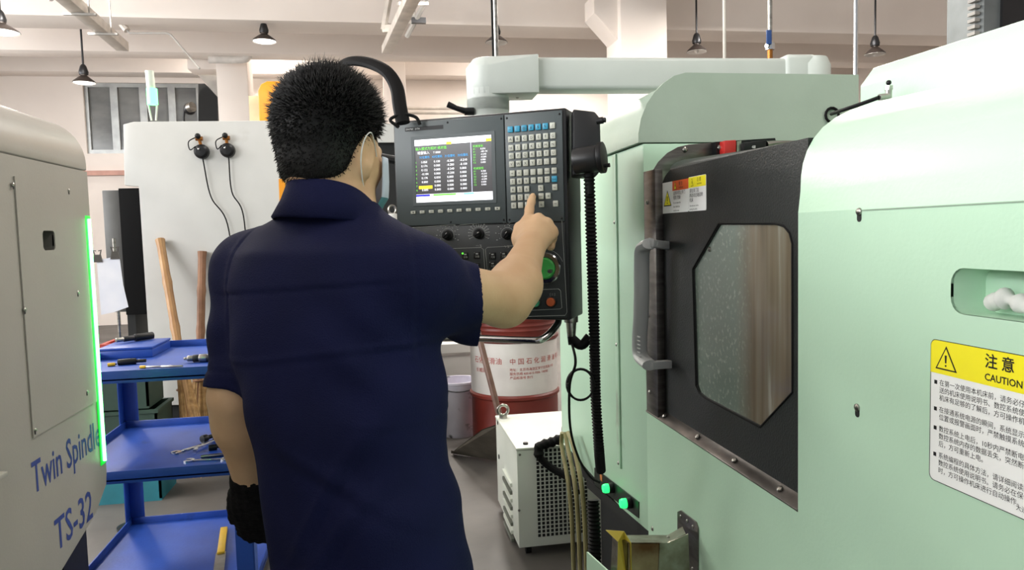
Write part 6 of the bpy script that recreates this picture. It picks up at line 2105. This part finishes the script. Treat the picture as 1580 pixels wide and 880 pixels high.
def carve(x, y, z):
    dx, dy, dz = x - J['head'][0], y - J['head'][1], z - J['head'][2]
    f = dx * hf[0] + dy * hf[1] + dz * hf[2]
    u = dx * hu[0] + dy * hu[1] + dz * hu[2]
    ln = np.interp(f, [-0.13, -0.055, -0.03, -0.016, 0.0, 0.018, 0.03, 0.055, 0.075, 0.12], [-0.088, -0.087, -0.080, -0.046, 0.010, 0.022, 0.012, 0.050, 0.066, 0.070])
    return ln - u


hfld.put(J['head'] - 0.14, J['head'] + 0.15, carve, 0, 'i', 0.0)
hm_ = hfld.mesh('hair')
relax(hm_, 1)
hair = link('hair', hm_, M_hair, man, label='short spiky black hair')
vco = np.zeros(len(hm_.vertices) * 3, np.float32)
hm_.vertices.foreach_get('co', vco)
vno = np.zeros(len(hm_.vertices) * 3, np.float32)
hm_.vertex_normals.foreach_get('vector', vno)
vco, vno = vco.reshape(-1, 3).astype(float), vno.reshape(-1, 3).astype(float)
loc_ = (vco - J['head']) @ HR
outw = ((vco - CR_C) * vno).sum(1) > 0.02
cand = np.nonzero(outw)[0]
NS = 15000
pick = rng.choice(cand, NS)
p0 = vco[pick] + rng.normal(0, 0.0015, (NS, 3))
nn = vno[pick]
lf = loc_[pick]
topn = np.clip((lf[:, 2] + 0.02) / 0.10, 0, 1)
ln_ = (0.006 + 0.016 * topn) * rng.uniform(0.6, 1.25, NS)
cow = HP(-0.005, -0.05, 0.085)
swirl = np.cross(p0 - cow, hu)
swirl /= np.linalg.norm(swirl, axis=1)[:, None] + 1e-6
dirs = nn * (0.55 + 0.35 * topn[:, None]) + hu * (0.35 * topn[:, None] - 0.75 * (1 - topn[:, None])) + hf * 0.32 * topn[:, None] + swirl * 0.35 + rng.normal(0, 0.22, (NS, 3))
dirs /= np.linalg.norm(dirs, axis=1)[:, None]
a_ = np.cross(dirs, rng.normal(0, 1, (NS, 3)))
a_ /= np.linalg.norm(a_, axis=1)[:, None]
b_ = np.cross(dirs, a_)
w_ = 0.0011
base = p0 - nn * 0.003
bend = dirs * 0.55 + nn * 0.25
mid = base + bend * ln_[:, None] * 0.7
tipp = mid + (dirs + rng.normal(0, 0.12, (NS, 3))) * ln_[:, None] * 0.55
V_ = np.stack([base + a_ * w_, base - a_ * w_ * 0.5 + b_ * w_ * 0.87, base - a_ * w_ * 0.5 - b_ * w_ * 0.87,
               mid + a_ * w_ * 0.7, mid - a_ * w_ * 0.35 + b_ * w_ * 0.6, mid - a_ * w_ * 0.35 - b_ * w_ * 0.6, tipp], 1).reshape(-1, 3)
fq = np.array([(0, 1, 4), (0, 4, 3), (1, 2, 5), (1, 5, 4), (2, 0, 3), (2, 3, 5), (3, 4, 6), (4, 5, 6), (5, 3, 6)])
Fq = (np.arange(NS)[:, None, None] * 7 + fq[None]).reshape(-1, 3)
sm_ = bpy.data.meshes.new('strands')
sm_.vertices.add(len(V_))
sm_.vertices.foreach_set('co', V_.astype(np.float32).ravel())
sm_.loops.add(Fq.size)
sm_.loops.foreach_set('vertex_index', Fq.astype(np.int32).ravel())
sm_.polygons.add(len(Fq))
sm_.polygons.foreach_set('loop_start', np.arange(0, Fq.size, 3, dtype=np.int32))
sm_.polygons.foreach_set('loop_total', np.full(len(Fq), 3, np.int32))
sm_.update(calc_edges=True)
link('hair_strands', sm_, M_hair, hair, kind='stuff')

# ---- face mask
M_mw = mat('mask_pale_blue', (206, 218, 236), 0.75, amt=0.06)
M_mt = mat('mask_teal', (84, 142, 152), 0.75, amt=0.08)
mk = MB()
rows = 9
colsn = 25
ring = []
for j in range(rows):
    u = -0.016 - 0.110 * j / (rows - 1)
    for i in range(colsn):
        a = math.radians(-74 + 148 * i / (colsn - 1))
        up_ = 1 - j / (rows - 1)
        bul = 0.120 + 0.008 * math.sin(up_ * math.pi) + (0.010 * math.exp(-(a / 0.25) ** 2) * math.exp(-((up_ - 0.62) / 0.3) ** 2))
        if j > 5:
            bul -= 0.006 * (j - 5)
        wid = 0.074 - (0.005 * max(0, j - 5))
        p = HP(wid * math.sin(a) * 1.02, 0.018 + (bul - 0.018) * math.cos(a) ** 0.8 if math.cos(a) > 0 else 0.018, u + 0.010 * math.cos(a))
        p = p + hu * 0.0015 * math.sin(j * 2.4)
        ring.append(p)
mk.add(ring, [(j * colsn + i, j * colsn + i + 1, (j + 1) * colsn + i + 1, (j + 1) * colsn + i) for j in range(rows - 1) for i in range(colsn - 1)])
mme = mk.mesh('mask', 0, 70)
mko = link('face_mask', mme, M_mw, man, label='pale blue disposable face mask')
mme.materials.append(M_mt)
for p_ in mme.polygons:
    if (np.array(p_.center) - J['head']) @ hu < -0.082:
        p_.material_index = 1
md = mko.modifiers.new('thickness', 'SOLIDIFY')
md.thickness = 0.0015
for sg in (-1, 1):
    ps = [HP(0.069 * sg, 0.042, -0.016), HP(0.080 * sg, 0.020, 0.004), HP(0.088 * sg, 0.0, 0.014), HP(0.090 * sg, -0.018, -0.002), HP(0.086 * sg, -0.020, -0.034), HP(0.074 * sg, 0.004, -0.074), HP(0.064 * sg, 0.038, -0.112)]
    MB().tube(bez([Vector(p) for p in ps], 40), 0.0011, 6).build('ear_loop', M_white, mko)
